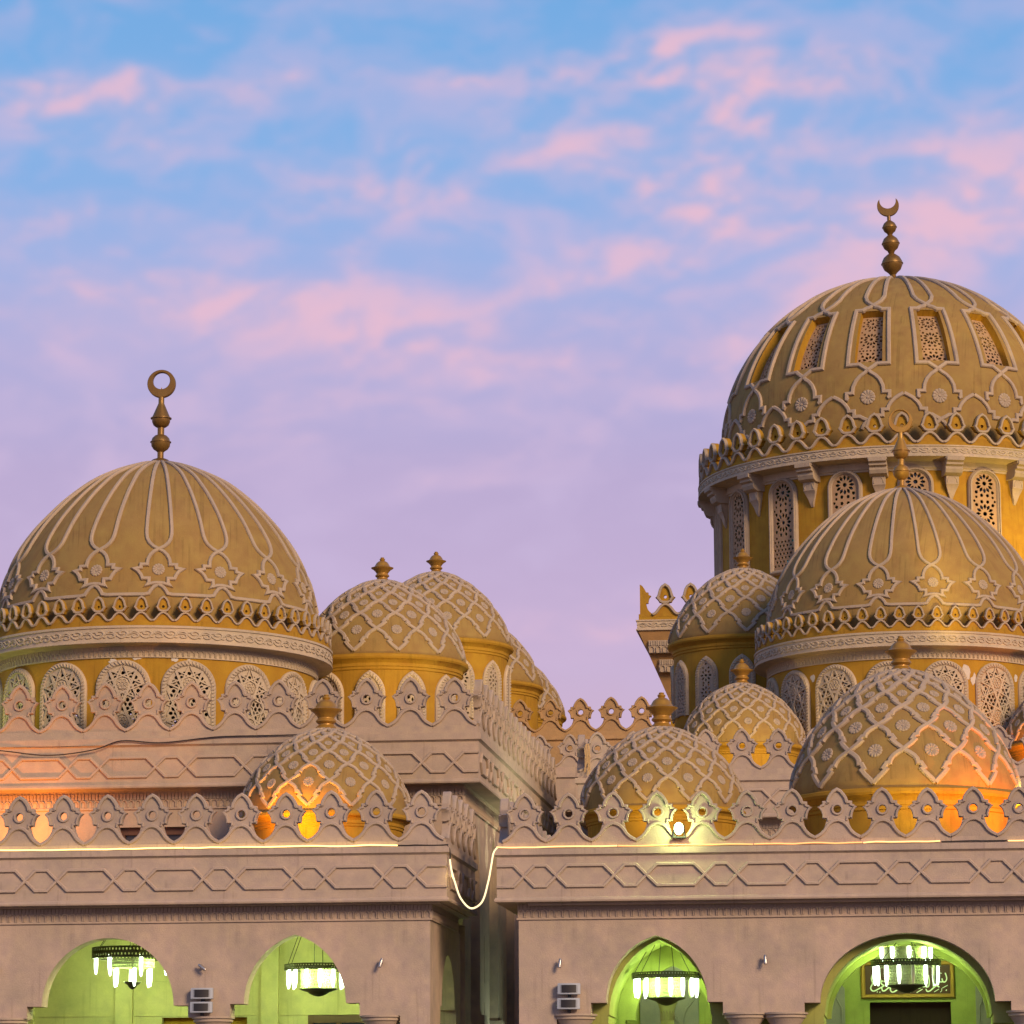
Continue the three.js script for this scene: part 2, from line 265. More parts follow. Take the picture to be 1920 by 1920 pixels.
const ROSETTE = (() => {                                // flat daisy of twelve petals, radius 1, height 0.3
  const rows = []; for (let i = 0; i < 72; i++) { const a = i / 72 * Math.PI * 2, p = Math.abs(Math.cos(a * 6)); rows.push([[1, -0.1], [1, 0.12], [0.9, 0.24], [0.55, 0.28], [0.3, 0.13], [0.18, 0.10], [0.15, 0.22], [0, 0.26]].map(([r, h], k) => { const q = k < 3 ? 0.93 + 0.07 * p : 1, hh = k > 0 && k < 5 ? h * (0.55 + 0.45 * Math.sqrt(p)) : h; return [r * q * Math.cos(a), r * q * Math.sin(a), hh]; })); }
  return fin(fromQuads(rows, true), 0.7);
})();
const SCROLL = (() => {                                 // one length of the vine frieze: stem and two curled leaves in a 1 x 1 cell
  const stem = Array.from({ length: 17 }, (_, i) => [i / 16, 0.30 * Math.sin(i / 16 * Math.PI * 2)]);
  const curl = (cx, cy, s) => Array.from({ length: 15 }, (_, i) => { const t = i / 14, a = (s > 0 ? 2.4 : -0.75) - t * 6.6 * s * (s > 0 ? 1 : 1), r = 0.27 - 0.21 * t; return [cx + r * Math.cos(a) * 0.85, cy + r * Math.sin(a)]; });
  const leaf = (cx, cy, s) => [[cx, cy], [cx + 0.07, cy + 0.09 * s], [cx + 0.16, cy + 0.13 * s]];
  const o = { w: 0.10, h: 0.10, plain: false, sink: 0.05 };
  return [strip(stem, o), strip(curl(0.27, -0.12, 1), o), strip(curl(0.77, 0.12, -1), o), strip(leaf(0.42, 0.12, 1), o), strip(leaf(0.9, -0.12, -1), o)];
})();
const scrollOn = (R, len, ht) => { const g = join(SCROLL.map((s) => bend(warp(s.clone(), (x, y, z) => [(x - 0.5) * len, y * ht, z * 0.95 * ht]), R)), 0.6); return g; };
const SCROLL_FLAT = join(SCROLL.map((s) => warp(s.clone(), (x, y, z) => [(x - 0.5) * 0.62, y * 0.26, z * 0.24])), 0.6);
const CORBEL = (() => {                                 // a small pointed niche with two flutes above, 1 wide
  const arch = archPts(0.40, 0.45, 5).map(([x, y]) => [x, y + 0.55]);
  return [strip([[-0.40, 0], ...arch, [0.40, 0]], { w: 0.17, h: 0.2, sink: 0.05 }), box(-0.16, 0.16, 1.12, 1.95, -0.05, 0.2), box(-0.5, -0.28, 1.12, 1.95, -0.05, 0.14), box(0.28, 0.5, 1.12, 1.95, -0.05, 0.14)];
})();
const corbelGeo = (w, R) => join(CORBEL.map((g) => { const h = warp(g.clone(), (x, y, z) => [x * w, y * w, z * w]); return R ? bend(h, R) : h; }), 0.5);
const CORBEL_FLAT = corbelGeo(0.145);
const corbelTower = corbelGeo(0.19);

// ------------------------------------------------------------------ pierced panels and windows
const inPoly = (P, x, y) => { let c = false; for (let i = 0, j = P.length - 1; i < P.length; j = i++) if ((P[i][1] > y) !== (P[j][1] > y) && x < (P[j][0] - P[i][0]) * (y - P[i][1]) / (P[j][1] - P[i][1]) + P[i][0]) c = !c; return c; };
const shrink = (P, d) => { const cx = P.reduce((a, p) => a + p[0], 0) / P.length, cy = P.reduce((a, p) => a + p[1], 0) / P.length; return P.map(([x, y]) => { const l = Math.hypot(x - cx, y - cy) || 1; return [x - (x - cx) / l * d, y - (y - cy) / l * d]; }); };
function starHoles(outline, centres, R, n = 10, gap = 0.26) {   // flower of n petals round each centre, small stars between
  const holes = [], inside = shrink(outline, 0.012), ok = (h) => h.every(([x, y]) => inPoly(inside, x, y)), rot = (pts, cx, cy, a) => pts.map(([x, y]) => [cx + x * Math.cos(a) - y * Math.sin(a), cy + x * Math.sin(a) + y * Math.cos(a)]);
  const put = (h) => { if (ok(h)) holes.push(h); };
  for (const [cx, cy] of centres) {
    put(circle(cx, cy, R * 0.15, 8));
    for (let k = 0; k < n; k++) {
      const a = k / n * Math.PI * 2 + Math.PI / 2, b = a + Math.PI / n;
      put(rot([[0.29 * R, 0], [0.47 * R, -0.115 * R], [0.62 * R, -0.06 * R], [0.66 * R, 0], [0.62 * R, 0.06 * R], [0.47 * R, 0.115 * R]], cx, cy, a));
      put(rot([[0.70 * R, 0], [0.80 * R, -0.12 * R], [0.95 * R, -0.08 * R], [0.95 * R, 0.08 * R], [0.80 * R, 0.12 * R]], cx, cy, b));
    }
  }
  const xs = outline.map((p) => p[0]), ys = outline.map((p) => p[1]), s = R * gap; let row = 0;
  for (let y = Math.min(...ys); y < Math.max(...ys); y += s * 0.9, row++) for (let x = -Math.ceil(Math.max(...xs) / s) * s + (row % 2) * s / 2; x < Math.max(...xs); x += s)
    if (centres.every(([cx, cy]) => Math.hypot(x - cx, y - cy) > R * 1.1)) put(circle(x, y, s * 0.33, row % 2 ? 5 : 6, row));
  return holes;
}
function clipBars(outline, lines, w, h, z) {              // straight bars cut off at the outline
  const out = [];
  for (const [px, py, a] of lines) {
    const dx = Math.cos(a), dy = Math.sin(a), ts = [];
    for (let i = 0; i < outline.length; i++) { const A = outline[i], B = outline[(i + 1) % outline.length], ex = B[0] - A[0], ey = B[1] - A[1], det = dx * -ey + dy * ex; if (Math.abs(det) < 1e-9) continue; const qx = A[0] - px, qy = A[1] - py, t = (qx * -ey + qy * ex) / det, s = (dx * qy - dy * qx) / det; if (s >= 0 && s < 1) ts.push(t); }
    ts.sort((p, q) => p - q);
    if (ts.length >= 2 && ts[1] - ts[0] > 0.1) out.push(strip(fine([[px + dx * ts[0], py + dy * ts[0]], [px + dx * ts[1], py + dy * ts[1]]], 0.2), { w, h, plain: true, sink: 0.005 }).translate(0, 0, z));
  }
  return out;
}
function braid(path, w, size, z) {                        // a row of slanted oval beads along a line, as twisted rope
  const out = []; let acc = 0; const bead = new THREE.IcosahedronGeometry(1, 0);
  for (let i = 0; i < path.length - 1; i++) {
    const [x0, y0] = path[i], [x1, y1] = path[i + 1], L = Math.hypot(x1 - x0, y1 - y0), a = Math.atan2(y1 - y0, x1 - x0);
    for (; acc < L; acc += size) out.push(bead.clone().scale(size * 0.30, w * 0.50, 0.030).rotateZ(a + 0.6).translate(x0 + (x1 - x0) * acc / L, y0 + (y1 - y0) * acc / L, z));
    acc -= L;
  }
  return out;
}
// round or pointed window: geometries bent to a drum of radius R; sill at y = 0
function windowSet(kind, w, h, rise, R) {
  const arch = archPts(w, rise, 9).map(([x, y]) => [x, y + h - rise]), outer = [[-w, 0], ...arch, [w, 0]], open = [...outer];
  const fw = kind === 'plain' ? 0.15 : 0.13, path = archPts(w + fw / 2, rise + fw / 2, 9).map(([x, y]) => [x, y + h - rise]), frameLine = kind === 'plain' ? fine([[-w - fw / 2, -fw / 2], ...path, [w + fw / 2, -fw / 2]], 0.25) : fine([[-w - fw / 2, -0.02], ...path, [w + fw / 2, -0.02]], 0.25);
  const frame = kind === 'plain' ? [strip(frameLine, { w: fw, h: 0.11, closed: true }), strip(frameLine, { w: fw * 0.4, h: 0.15, closed: true })] : [strip(frameLine, { w: fw, h: 0.075 }), ...braid(frameLine, fw * 0.9, 0.075, 0.075)];
  const scale = Math.min(w * 1.02, 0.5);
  let panel;
  if (kind === 'star') {
    const c = [[0, h - rise * 0.85], [0, h - rise * 0.85 - w * 1.75]], lines = [], holes = [], inside = shrink(outer, 0.02);
    for (const [cx, cy] of c) for (let k = 0; k < 8; k++) { const a = k * Math.PI / 4 + Math.PI / 8, rho = w * 0.36; lines.push([cx + rho * Math.cos(a), cy + rho * Math.sin(a), a + Math.PI / 2]); }
    const s = w * 0.235; let row = 0;
    for (let y = 0.06; y < h; y += s * 0.88, row++) for (let x = -Math.ceil(w / s) * s + (row % 2) * s / 2; x < w; x += s) { const q = circle(x, y, s * 0.41, 6, 0.3); if (c.every(([cx, cy]) => Math.hypot(x - cx, y - cy) > w * 0.36) && q.every(([a, b]) => inPoly(inside, a, b))) holes.push(q); }
    panel = [extrude(outer, 0.03, holes).translate(0, 0, 0.016), ...clipBars(outer, lines, 0.030, 0.03, 0.046)];
    for (const [cx, cy] of c) { panel.push(ROSETTE.clone().scale(w * 0.29, w * 0.29, 0.09).translate(cx, cy, 0.046)); for (const q of circle(cx, cy, w * 0.16, 6)) panel.push(strip(circle(q[0], q[1], w * 0.085, 8), { w: 0.016, h: 0.018, closed: true }).translate(0, 0, 0.064)); }
  } else {
    const c = kind === 'plain' ? [[0, h - rise * 0.8], [0, h - rise * 0.8 - w * 2.35]] : [[0, h - rise * 0.95], [0, h - rise * 0.95 - w * 2.1]];
    panel = [extrude(outer, 0.035, starHoles(outer, c, scale * (kind === 'plain' ? 1.12 : 1.15), kind === 'plain' ? 12 : 8, kind === 'plain' ? 0.30 : 0.40)).translate(0, 0, 0.014)];
  }
  const back = extrude(fine(open, 0.2, true), 0.004, []).translate(0, 0, -0.06);
  const b = (list) => join(list.map((g) => bend(g.index ? g.toNonIndexed() : g, R)), 0.5);
  return { frame: b(frame), lattice: b(panel), back: b([back]) };
}
// a round wall with a real opening behind every window; the dome is hollow inside
function openDrum(R, y0, y1, n, phase, w, h, rise, sill) {
  const m = 22, rowsN = Math.ceil((y1 - y0) / 0.07), inner = [[-w, sill], ...archPts(w, rise, 9).map(([x, y]) => [x, y + h - rise + sill]), [w, sill]], pos = [], idx = [], sec = Math.PI * 2 / n;
  for (let i = 0; i <= m; i++) for (let k = 0; k <= rowsN; k++) { const t = -sec / 2 + sec * i / m; pos.push(R * Math.sin(t), y0 + (y1 - y0) * k / rowsN, R * Math.cos(t)); }
  for (let i = 0; i < m; i++) for (let k = 0; k < rowsN; k++) { const q = [0, 1].flatMap((a) => [0, 1].map((b) => [(-sec / 2 + sec * (i + a) / m) * R, y0 + (y1 - y0) * (k + b) / rowsN])); if (q.every(([x, y]) => inPoly(inner, x, y))) continue; const p = i * (rowsN + 1) + k, r = p + rowsN + 1; idx.push(p, r, r + 1, p, r + 1, p + 1); }
  const g = new THREE.BufferGeometry(); g.setAttribute('position', new THREE.Float32BufferAttribute(pos, 3)); g.setIndex(idx);
  return Array.from({ length: n }, (_, i) => g.clone().rotateY(phase + i * sec));
}
function addWindow(parent, set, theta, y, mats) {
  const f = at(mesh('window', set.frame, mats[0], parent), 0, y, 0, theta);
  mesh('lattice', set.lattice, mats[1], f); if (mats[2]) mesh('pane', set.back, mats[2], f); return f;
}

// ------------------------------------------------------------------ dome surface
function Dome(profile, samples = 72) {                    // profile (r, y) base to apex; s = metres along it
  const c = new THREE.CatmullRomCurve3(profile.map(([r, y]) => new THREE.Vector3(r, y, 0)), false, 'catmullrom', 0.4), pts = c.getSpacedPoints(samples).map((p) => [Math.max(0, p.x), p.y]);
  const L = c.getLength(), look = (s) => { const f = Math.min(samples - 1e-6, Math.max(0, s / L * samples)), i = Math.floor(f), t = f - i, a = pts[i], b = pts[i + 1]; return { r: a[0] + (b[0] - a[0]) * t, y: a[1] + (b[1] - a[1]) * t, dr: (b[0] - a[0]), dy: (b[1] - a[1]) }; };
  return { L, pts, r: (s) => Math.max(0.05, look(s).r), y: (s) => look(s).y,
    map: (th, s, h) => { const q = look(s), l = Math.hypot(q.dr, q.dy) || 1, nr = q.dy / l, ny = -q.dr / l, R = q.r + nr * h; return [R * Math.sin(th), q.y + ny * h, R * Math.cos(th)]; },
    tilt: (s) => { const q = look(s); return Math.atan2(-q.dr, q.dy); } };
}
const ribOn = (d, pts, w, h) => strip(pts, { w, h, map: d.map, ru: d.r, sink: 0.03 });
const ribFine = (d, pts, step = 0.16) => { const o = []; for (let i = 0; i < pts.length - 1; i++) { const a = pts[i], b = pts[i + 1], k = Math.max(1, Math.ceil(Math.hypot((b[0] - a[0]) * d.r((a[1] + b[1]) / 2), b[1] - a[1]) / step)); for (let j = 0; j < k; j++) o.push([a[0] + (b[0] - a[0]) * j / k, a[1] + (b[1] - a[1]) * j / k]); } o.push(pts[pts.length - 1]); return o; };
function rosetteAt(parent, d, theta, s, r, m) {
  const p = d.map(theta, s, 0), o = mesh('rosette', ROSETTE, m, parent); o.position.set(...p); o.rotation.order = 'YXZ'; o.rotation.set(-d.tilt(s), theta, 0); o.scale.set(r, r, r * 0.75); return o;
}
const URN = fin(revolve([[0.02, 0], [0.20, 0], [0.215, 0.045], [0.19, 0.075], [0.155, 0.105], [0.15, 0.13], [0.18, 0.15], [0.205, 0.18], [0.195, 0.21], [0.165, 0.235], [0.165, 0.26], [0.20, 0.31], [0.25, 0.365], [0.315, 0.405], [0.325, 0.425], [0.27, 0.44], [0.22, 0.47], [0.195, 0.52], [0.165, 0.57], [0.11, 0.615], [0.062, 0.635], [0.072, 0.65], [0.082, 0.672], [0.072, 0.694], [0.045, 0.704], [0.055, 0.718], [0.048, 0.735], [0, 0.745]], 28), 0.6);
function crescentGeo(R, r, shift, depth) {                // ring or sickle: outer circle minus a circle moved up
  const out = [], a0 = Math.PI / 2, open = R < r + shift;
  if (!open) return extrude(circle(0, 0, R, 48), depth, [circle(0, shift, r, 40)], 0.012).translate(0, 0, -depth / 2);
  const y = (R * R - r * r + shift * shift) / (2 * shift), x = Math.sqrt(R * R - y * y), A = Math.atan2(y, x), B = Math.atan2(y - shift, x);
  for (let i = 0; i <= 32; i++) { const a = Math.PI - A + (Math.PI + 2 * A) * i / 32; out.push([R * Math.cos(a), R * Math.sin(a)]); }
  for (let i = 1; i < 32; i++) { const a = B - (Math.PI + 2 * B) * i / 32; out.push([r * Math.cos(a), shift + r * Math.sin(a)]); }
  return extrude(out, depth, [], 0.01).translate(0, 0, -depth / 2 + a0 * 0);
}

// small dome covered with a net of diamonds
const SMALL = [[1, -0.10], [1, 0], [0.965, 0.14], [0.868, 0.366], [0.77, 0.53], [0.648, 0.69], [0.465, 0.862], [0.2535, 0.995], [0.1, 1.045], [0, 1.06]];
const NET = 12;
const smallCache = new Map();
function smallShapes(R, hs, ext, drum, win) {
  const key = [R, hs, ext, drum, win].join(); if (smallCache.has(key)) return smallCache.get(key);
  const d = Dome([[R * 0.995, -ext], ...SMALL.slice(1).map(([r, y]) => [r * R, y * hs * R])]), L = d.L;
  const k = R / 2.27, s0 = ext * 0.12 + 0.035 * R, rows = [0, 0.19, 0.348, 0.482, 0.605, 0.715, 0.802, 0.872, 0.925].map((f) => s0 + f * (L - s0)), step = Math.PI / NET;
  const edge = (a, b) => { // from node a to node b (theta, s): two shallow arcs with a notch between them
    const L2 = (t, bu, bv) => [a[0] + (b[0] - a[0]) * t + bu * (b[0] - a[0]), a[1] + (b[1] - a[1]) * t + bv * (b[1] - a[1])];
    return [L2(0, 0, 0), L2(0.14, 0.0, -0.02), L2(0.28, 0.01, -0.035), L2(0.40, 0.01, -0.03), L2(0.42, -0.085, 0.0), L2(0.50, -0.07, 0.055), L2(0.53, 0.0, 0.045), L2(0.60, -0.05, 0.075), L2(0.72, -0.075, 0.07), L2(0.86, -0.06, 0.035)];
  };
  const line = []; let th = 0; for (let i = 0; i < rows.length - 1; i++) { line.push(...edge([th, rows[i]], [th + step, rows[i + 1]])); th += step; } line.push([th, rows[rows.length - 1]]);
  const taper = (sgn, q) => join([ribOn(d, sgn > 0 ? line : line.map(([a, s]) => [-a, s]), 0.100 * k, (0.05 * k + 0.01) * q)], 0.5);
  const roll = [[drum - 0.02, -ext - 0.42 * k], [drum, -ext - 0.42 * k], [drum + 0.03 * k, -ext - 0.40 * k], [drum + 0.03 * k, -ext - 0.34 * k], [drum + 0.055 * k, -ext - 0.32 * k], [drum + 0.055 * k, -ext - 0.24 * k], [drum + 0.11 * k, -ext - 0.17 * k], [R + 0.05 * k, -ext - 0.13 * k], [R + 0.075 * k, -ext - 0.08 * k], [R + 0.06 * k, -ext - 0.02 * k], [R + 0.02 * k, -ext + 0.005], [R - 0.06 * k, -ext + 0.006]];
  const o = { d, rows, step, k, shell: fin(revolve(d.pts, 96), 0.8), ribA: taper(1, 1), ribB: taper(-1, 0.88), roll: fin(revolve(roll, 96), 0.5), win: win ? windowSet('lace', win[0], win[1], win[2], drum) : null };
  smallCache.set(key, o); return o;
}
function smallDome({ label, group, X, Z, R, hs, ext, base, drum, foot, phase, win, winTop, winOff = 0.1, fin: fs = 1 }) {
  // base = height where the dome leaves the vertical; foot = height of the roof it stands on
  const S = smallShapes(R, hs, ext, drum, win), g = thing('small_dome', label, 'dome', group, [X, foot, Z], 0), y0 = base - foot;
  const top = y0 - ext - 0.41 * S.k; const base0 = [[drum + 0.06, 0.0], [drum + 0.06, 0.16], [drum, 0.2]];
  at(mesh('drum', win ? join([revolve(base0, 80), ...openDrum(drum, 0.2, top, 12, phase + winOff, win[0], win[1], win[2], winTop - 0.13 - win[1] - foot)], 0.5) : fin(revolve([...base0, [drum, top]], 80), 0.5), M.ochre, g), 0, 0, 0);
  at(mesh('roll_moulding', S.roll, M.ochre, g), 0, y0, 0);
  const shell = at(mesh('shell', S.shell, M.shell, g), 0, y0, 0, phase);
  for (let i = 0; i < NET; i++) { at(mesh('rib', S.ribA, M.pale, shell), 0, 0, 0, i * 2 * S.step); at(mesh('rib', S.ribB, M.pale, shell), 0, 0, 0, i * 2 * S.step); }
  for (let r = 1; r < S.rows.length - 1; r++) for (let i = 0; i < NET; i++) rosetteAt(shell, S.d, (i * 2 + (r % 2 ? 0 : 1)) * S.step, S.rows[r] - 0.01, Math.min(0.135 * S.k + 0.01, S.d.r(S.rows[r]) * 0.085), M.pale);
  if (win) { const n = 12; for (let i = 0; i < n; i++) addWindow(g, S.win, phase + winOff + (i / n) * Math.PI * 2, winTop - 0.13 - win[1] - foot, [M.cast, M.pale, null]); }
  const f = at(mesh('finial', URN, M.gold, g), 0, y0 + 1.06 * hs * R - 0.02, 0, 0, fs); f.scale.y *= 0.98; return g;
}
function crestRing(g, n, r, y, phase, sc, m = M.ochre, parent = g) {
  for (let i = 0; i < n; i++) {
    const th = phase + i / n * Math.PI * 2, o = at(mesh('merlon', CREST_PLATE, m, parent), (r) * Math.sin(th), y, (r) * Math.cos(th), th, sc); mesh('merlon_moulding', CREST_MOULD, M.pale, o);
  }
}
// the big ribbed dome with a crest of merlons, vine frieze and arched windows
const RIBBED = [[3.56, -0.95], [3.555, -0.62], [3.54, -0.3], [3.48, 0], [3.33, 0.56], [3.06, 1.15], [2.707, 1.665], [2.19, 2.22], [1.6, 2.7], [1.06, 2.98], [0.54, 3.17], [0.25, 3.225], [0, 3.25]];
const rib = (() => {
  const d = Dome(RIBBED, 90), s0 = 1.245, U = (u, v) => [u / d.r(s0 + v), s0 + v], Th = 0.087;
  const loopLine = [[Th, d.L * 0.955], [Th, s0 + 1.7], [Th, s0 + 1.0]], ogee = [[0.262, 0.86], [0.245, 0.75], [0.20, 0.645], [0.12, 0.555], [0, 0.478], [-0.10, 0.42], [-0.175, 0.335], [-0.225, 0.23], [-0.24, 0.115]].map(([u, v]) => U(u, v));
  const star = [[-0.24, 0.105], [-0.37, 0.105], [-0.37, 0.03], [-0.50, 0.005], [-0.43, -0.045], [-0.375, -0.12], [-0.335, -0.215], [-0.2, -0.215], [-0.2, -0.32], [-0.235, -0.365], [-0.12, -0.325], [0, -0.315]].map(([u, v]) => U(u, v));
  const hump = [[0, -0.35], [0.09, -0.40], [0.155, -0.48], [0.20, -0.555], [0.30, -0.575]].map(([u, v]) => U(u, v)), mid = [Math.PI / 16, s0 - 0.575];
  const right = ribFine(d, [...loopLine, ...ogee, ...star]), low = ribFine(d, [...hump, mid]), flip = (p) => p.map(([a, s]) => [-a, s]);
  const one = (p, w, h) => ribOn(d, p, w, h);
  return { d, s0, shell: fin(revolve(d.pts, 128), 0.8), ornament: join([one(right, 0.08, 0.056), one(flip(right), 0.08, 0.050), one(low, 0.08, 0.046), one(flip(low), 0.08, 0.042)], 0.5),
    cornice: fin(revolve([[3.50, -0.66], [3.535, -0.655], [3.535, -0.62], [3.53, -0.615], [3.545, -0.43], [3.58, -0.41], [3.70, -0.395], [3.74, -0.40], [3.85, -0.39]], 128), 0.5),
    frieze: fin(revolve([[3.85, -0.392], [3.87, -0.385], [3.87, -0.36], [3.845, -0.355], [3.845, -0.08], [3.87, -0.075], [3.87, -0.03], [3.84, -0.02], [3.80, -0.018]], 128), 0.5),
    band: fin(revolve([[3.80, -0.02], [3.80, 0.10], [3.66, 0.10], [3.66, 0.02], [3.50, 0.02]], 128), 0.5), drum: join([revolve([[3.58, -2.72], [3.58, -2.6], [3.50, -2.57]], 128), ...openDrum(3.5, -2.57, -0.65, 16, 0, 0.455, 1.72, 0.455, -2.55)], 0.5),
    scroll: scrollOn(3.845, 0.50, 0.235), corbel: corbelGeo(0.112, 3.532), win: windowSet('star', 0.455, 1.72, 0.455, 3.5) };
})();
function ribbedDome({ label, X, Z, y, phase, winPhase, crescent, patches, metal = M.bronze }) {   // y = top of the vine frieze
  const foot = y - 2.72, g = thing('ribbed_dome', label, 'dome', 'large ribbed domes with crescents', [X, foot, Z]), U = 2.72, shell = at(mesh('shell', rib.shell, M.shell, g), 0, U + 0.96, 0, phase);
  at(mesh('drum', rib.drum, M.ochre, g), 0, U, 0, winPhase); mesh('cornice', rib.cornice, M.cast, g).position.y = U; mesh('frieze', rib.frieze, M.cast, g).position.y = U; mesh('painted_band', rib.band, M.ochre, g).position.y = U;
  for (let i = 0; i < 16; i++) { at(mesh('rib', rib.ornament, M.pale, shell), 0, 0, 0, i / 16 * Math.PI * 2); rosetteAt(shell, rib.d, i / 16 * Math.PI * 2, rib.s0, 0.135, M.pale); addWindow(g, rib.win, winPhase + i / 16 * Math.PI * 2, U - 2.55, [M.cast, M.cast, null]); }
  for (let i = 0; i < 48; i++) at(mesh('vine_scroll', rib.scroll, M.cast, g), 0, U - 0.218, 0, i / 48 * Math.PI * 2);
  for (let i = 0; i < 190; i++) at(mesh('corbel', rib.corbel, M.cast, g), 0, U - 0.625, 0, i / 190 * Math.PI * 2);
  crestRing(g, 52, 3.79, U + 0.10, phase + 0.03, [0.531, 0.55, 0.6]);
  for (const [th, yy, w, h, seed] of patches ?? []) { const r = rng(seed), pts = circle(0, 0, 1, 13).map(([a, b]) => { const q = 0.55 + 0.6 * r(); return [a * w * q, b * h * q]; }); at(mesh('plaster_patch', join([bend(extrude(pts, 0.012, []).translate(0, 0, -0.004), 3.5)]), M.plaster, g), 0, U + yy, 0, th); }
  // finial
  const fy = U + 0.96 + 3.22, f = at(mesh('finial', fin(revolve([[0.30, -0.06], [0.262, 0.02], [0.24, 0.07], [0.18, 0.125], [0.11, 0.155], [0.07, 0.165], [0.07, 0.30], [0.10, 0.33], [0.16, 0.37], [0.205, 0.44], [0.215, 0.52], [0.235, 0.525], [0.235, 0.54], [0.21, 0.55], [0.19, 0.62], [0.13, 0.68], [0.075, 0.70], [0.075, 0.86], [0.12, 0.88], [0.17, 0.92], [0.20, 0.99], [0.205, 1.06], [0.235, 1.065], [0.235, 1.085], [0.20, 1.10], [0.15, 1.22], [0.09, 1.36], [0.065, 1.42], [0.065, 1.56], [0.03, 1.58], [0, 1.58]], 32), 0.6), metal, g), 0, fy, 0);
  at(mesh('crescent', fin(crescentGeo(...crescent, 0.10), 0.5), metal, f), 0, 1.56 + crescent[0], 0, 0.06); if (crescent[0] - crescent[1] > crescent[2]) mesh('spike', fin(bar([0, 1.58 + crescent[0] * 0.2, 0], [0, 1.56 + crescent[0] * 0.72, 0], 0.012)), M.bronze, f);
  return g;
}

// ------------------------------------------------------------------ the setting underfoot
{ const g = mesh('ground', fin(box(-600, 600, -0.5, 0, -900, 400)), M.paving); g.userData = { kind: 'structure' }; }

// ------------------------------------------------------------------ parapets and walls
const jit = rng(41);
function parapet(g, { path, valley, ledge, soffit, band, out, m, mould = m, roof, hex, hexPath, rows, corbels, scale = 1 }) {
  const [lt, lb] = ledge;
  mesh('cornice', fin(sweep(path, [[out, band - 0.03], [out + 0.035, band - 0.025], [out + 0.035, band + 0.015], [out + 0.02, band + 0.02], [out + 0.02, soffit - 0.02], [out + 0.06, soffit], [0.035, soffit], [0.045, soffit + 0.03], [0.035, soffit + 0.07], [0, soffit + 0.09], [0, lb - 0.03], [0.035, lb], [0.055, lb + 0.01], [0.055, lt], [-0.015, lt + 0.006], [-0.015, valley - 0.035], [-0.145, valley - 0.035], [-0.145, roof]]), 0.4), m, g);
  for (const [ax, az, bx, bz, list] of rows) for (const t of list) { const L = Math.hypot(bx - ax, bz - az), dx = (bx - ax) / L, dz = (bz - az) / L; const o = at(mesh('merlon', MERLON, tone(mould, jit()), g), ax + dx * t + dz * 0.018, valley + (jit() - 0.5) * 0.012, az + dz * t - dx * 0.018, Math.atan2(-dz, dx) + (jit() - 0.5) * 0.03, [scale, scale * (0.985 + 0.03 * jit()), 1]); o.rotation.z = (jit() - 0.5) * 0.014; }
  for (const [ax, az, bx, bz, list] of rows) if (list.length > 3) {             // the low wall under the merlons is laid in lengths of two
    const L = Math.hypot(bx - ax, bz - az), dx = (bx - ax) / L, dz = (bz - az) / L, per = list[1] - list[0], blk = fin(box(-per + 0.005, per - 0.005, lt + 0.008, valley - 0.036, -0.02, 0.007));
    for (let i = 0; i + 1 < list.length; i += 2) { const t = (list[i] + list[i + 1]) / 2; if (t - per < -0.02 || t + per > L + 0.02) continue; at(mesh('parapet_block', blk, m, g), ax + dx * t + dz * 0.015, 0, az + dz * t - dx * 0.015, Math.atan2(-dz, dx)); }
  }
  for (const [ax, az, bx, bz, t0, per, cut] of hex ?? []) {
    const L = Math.hypot(bx - ax, bz - az), dx = (bx - ax) / L, dz = (bz - az) / L, q = 0.195, yc = (hexPath[0] + hexPath[1]) / 2, lo = per * 0.64, sh = per * 0.36;
    const ring = (len, h) => fin(strip([[0, 0], [q, -q], [len - q, -q], [len, 0], [len - q, q], [q, q]], { w: 0.06, h, closed: true }), 0.4), end = (len, s) => fin(strip((s > 0 ? [[0, -q], [len - q, -q], [len, 0], [len - q, q], [0, q]] : [[len, -q], [q, -q], [0, 0], [q, q], [len, q]]), { w: 0.06, h: 0.043 }), 0.4);
    const A = ring(lo, 0.048), B = ring(sh, 0.042);
    for (let t = t0, k = 0; t < L - 0.3; t += k % 2 ? sh : lo, k++) {
      const len = k % 2 ? sh : lo, cutS = t < -0.02, cutE = t + len > L + 0.02; if (t + len < 0.3) continue;
      at(mesh('hexagon_moulding', cutS ? end(t + len, 1) : cutE ? end(L - t, -1) : k % 2 ? B : A, mould, g), ax + dx * Math.max(0, t), yc, az + dz * Math.max(0, t), Math.atan2(-dz, dx));
    }
  }
  for (const [ax, az, bx, bz] of corbels ?? []) { const L = Math.hypot(bx - ax, bz - az), dx = (bx - ax) / L, dz = (bz - az) / L, n = Math.round(L / 0.1455); for (let i = 0; i < n; i++) { const t = (i + 0.5) * L / n; at(mesh('corbel', CORBEL_FLAT, mould, g), ax + dx * t, band + 0.015, az + dz * t, Math.atan2(-dz, dx)); } }
}
const series = (a, n, step) => Array.from({ length: n }, (_, i) => a + i * step);
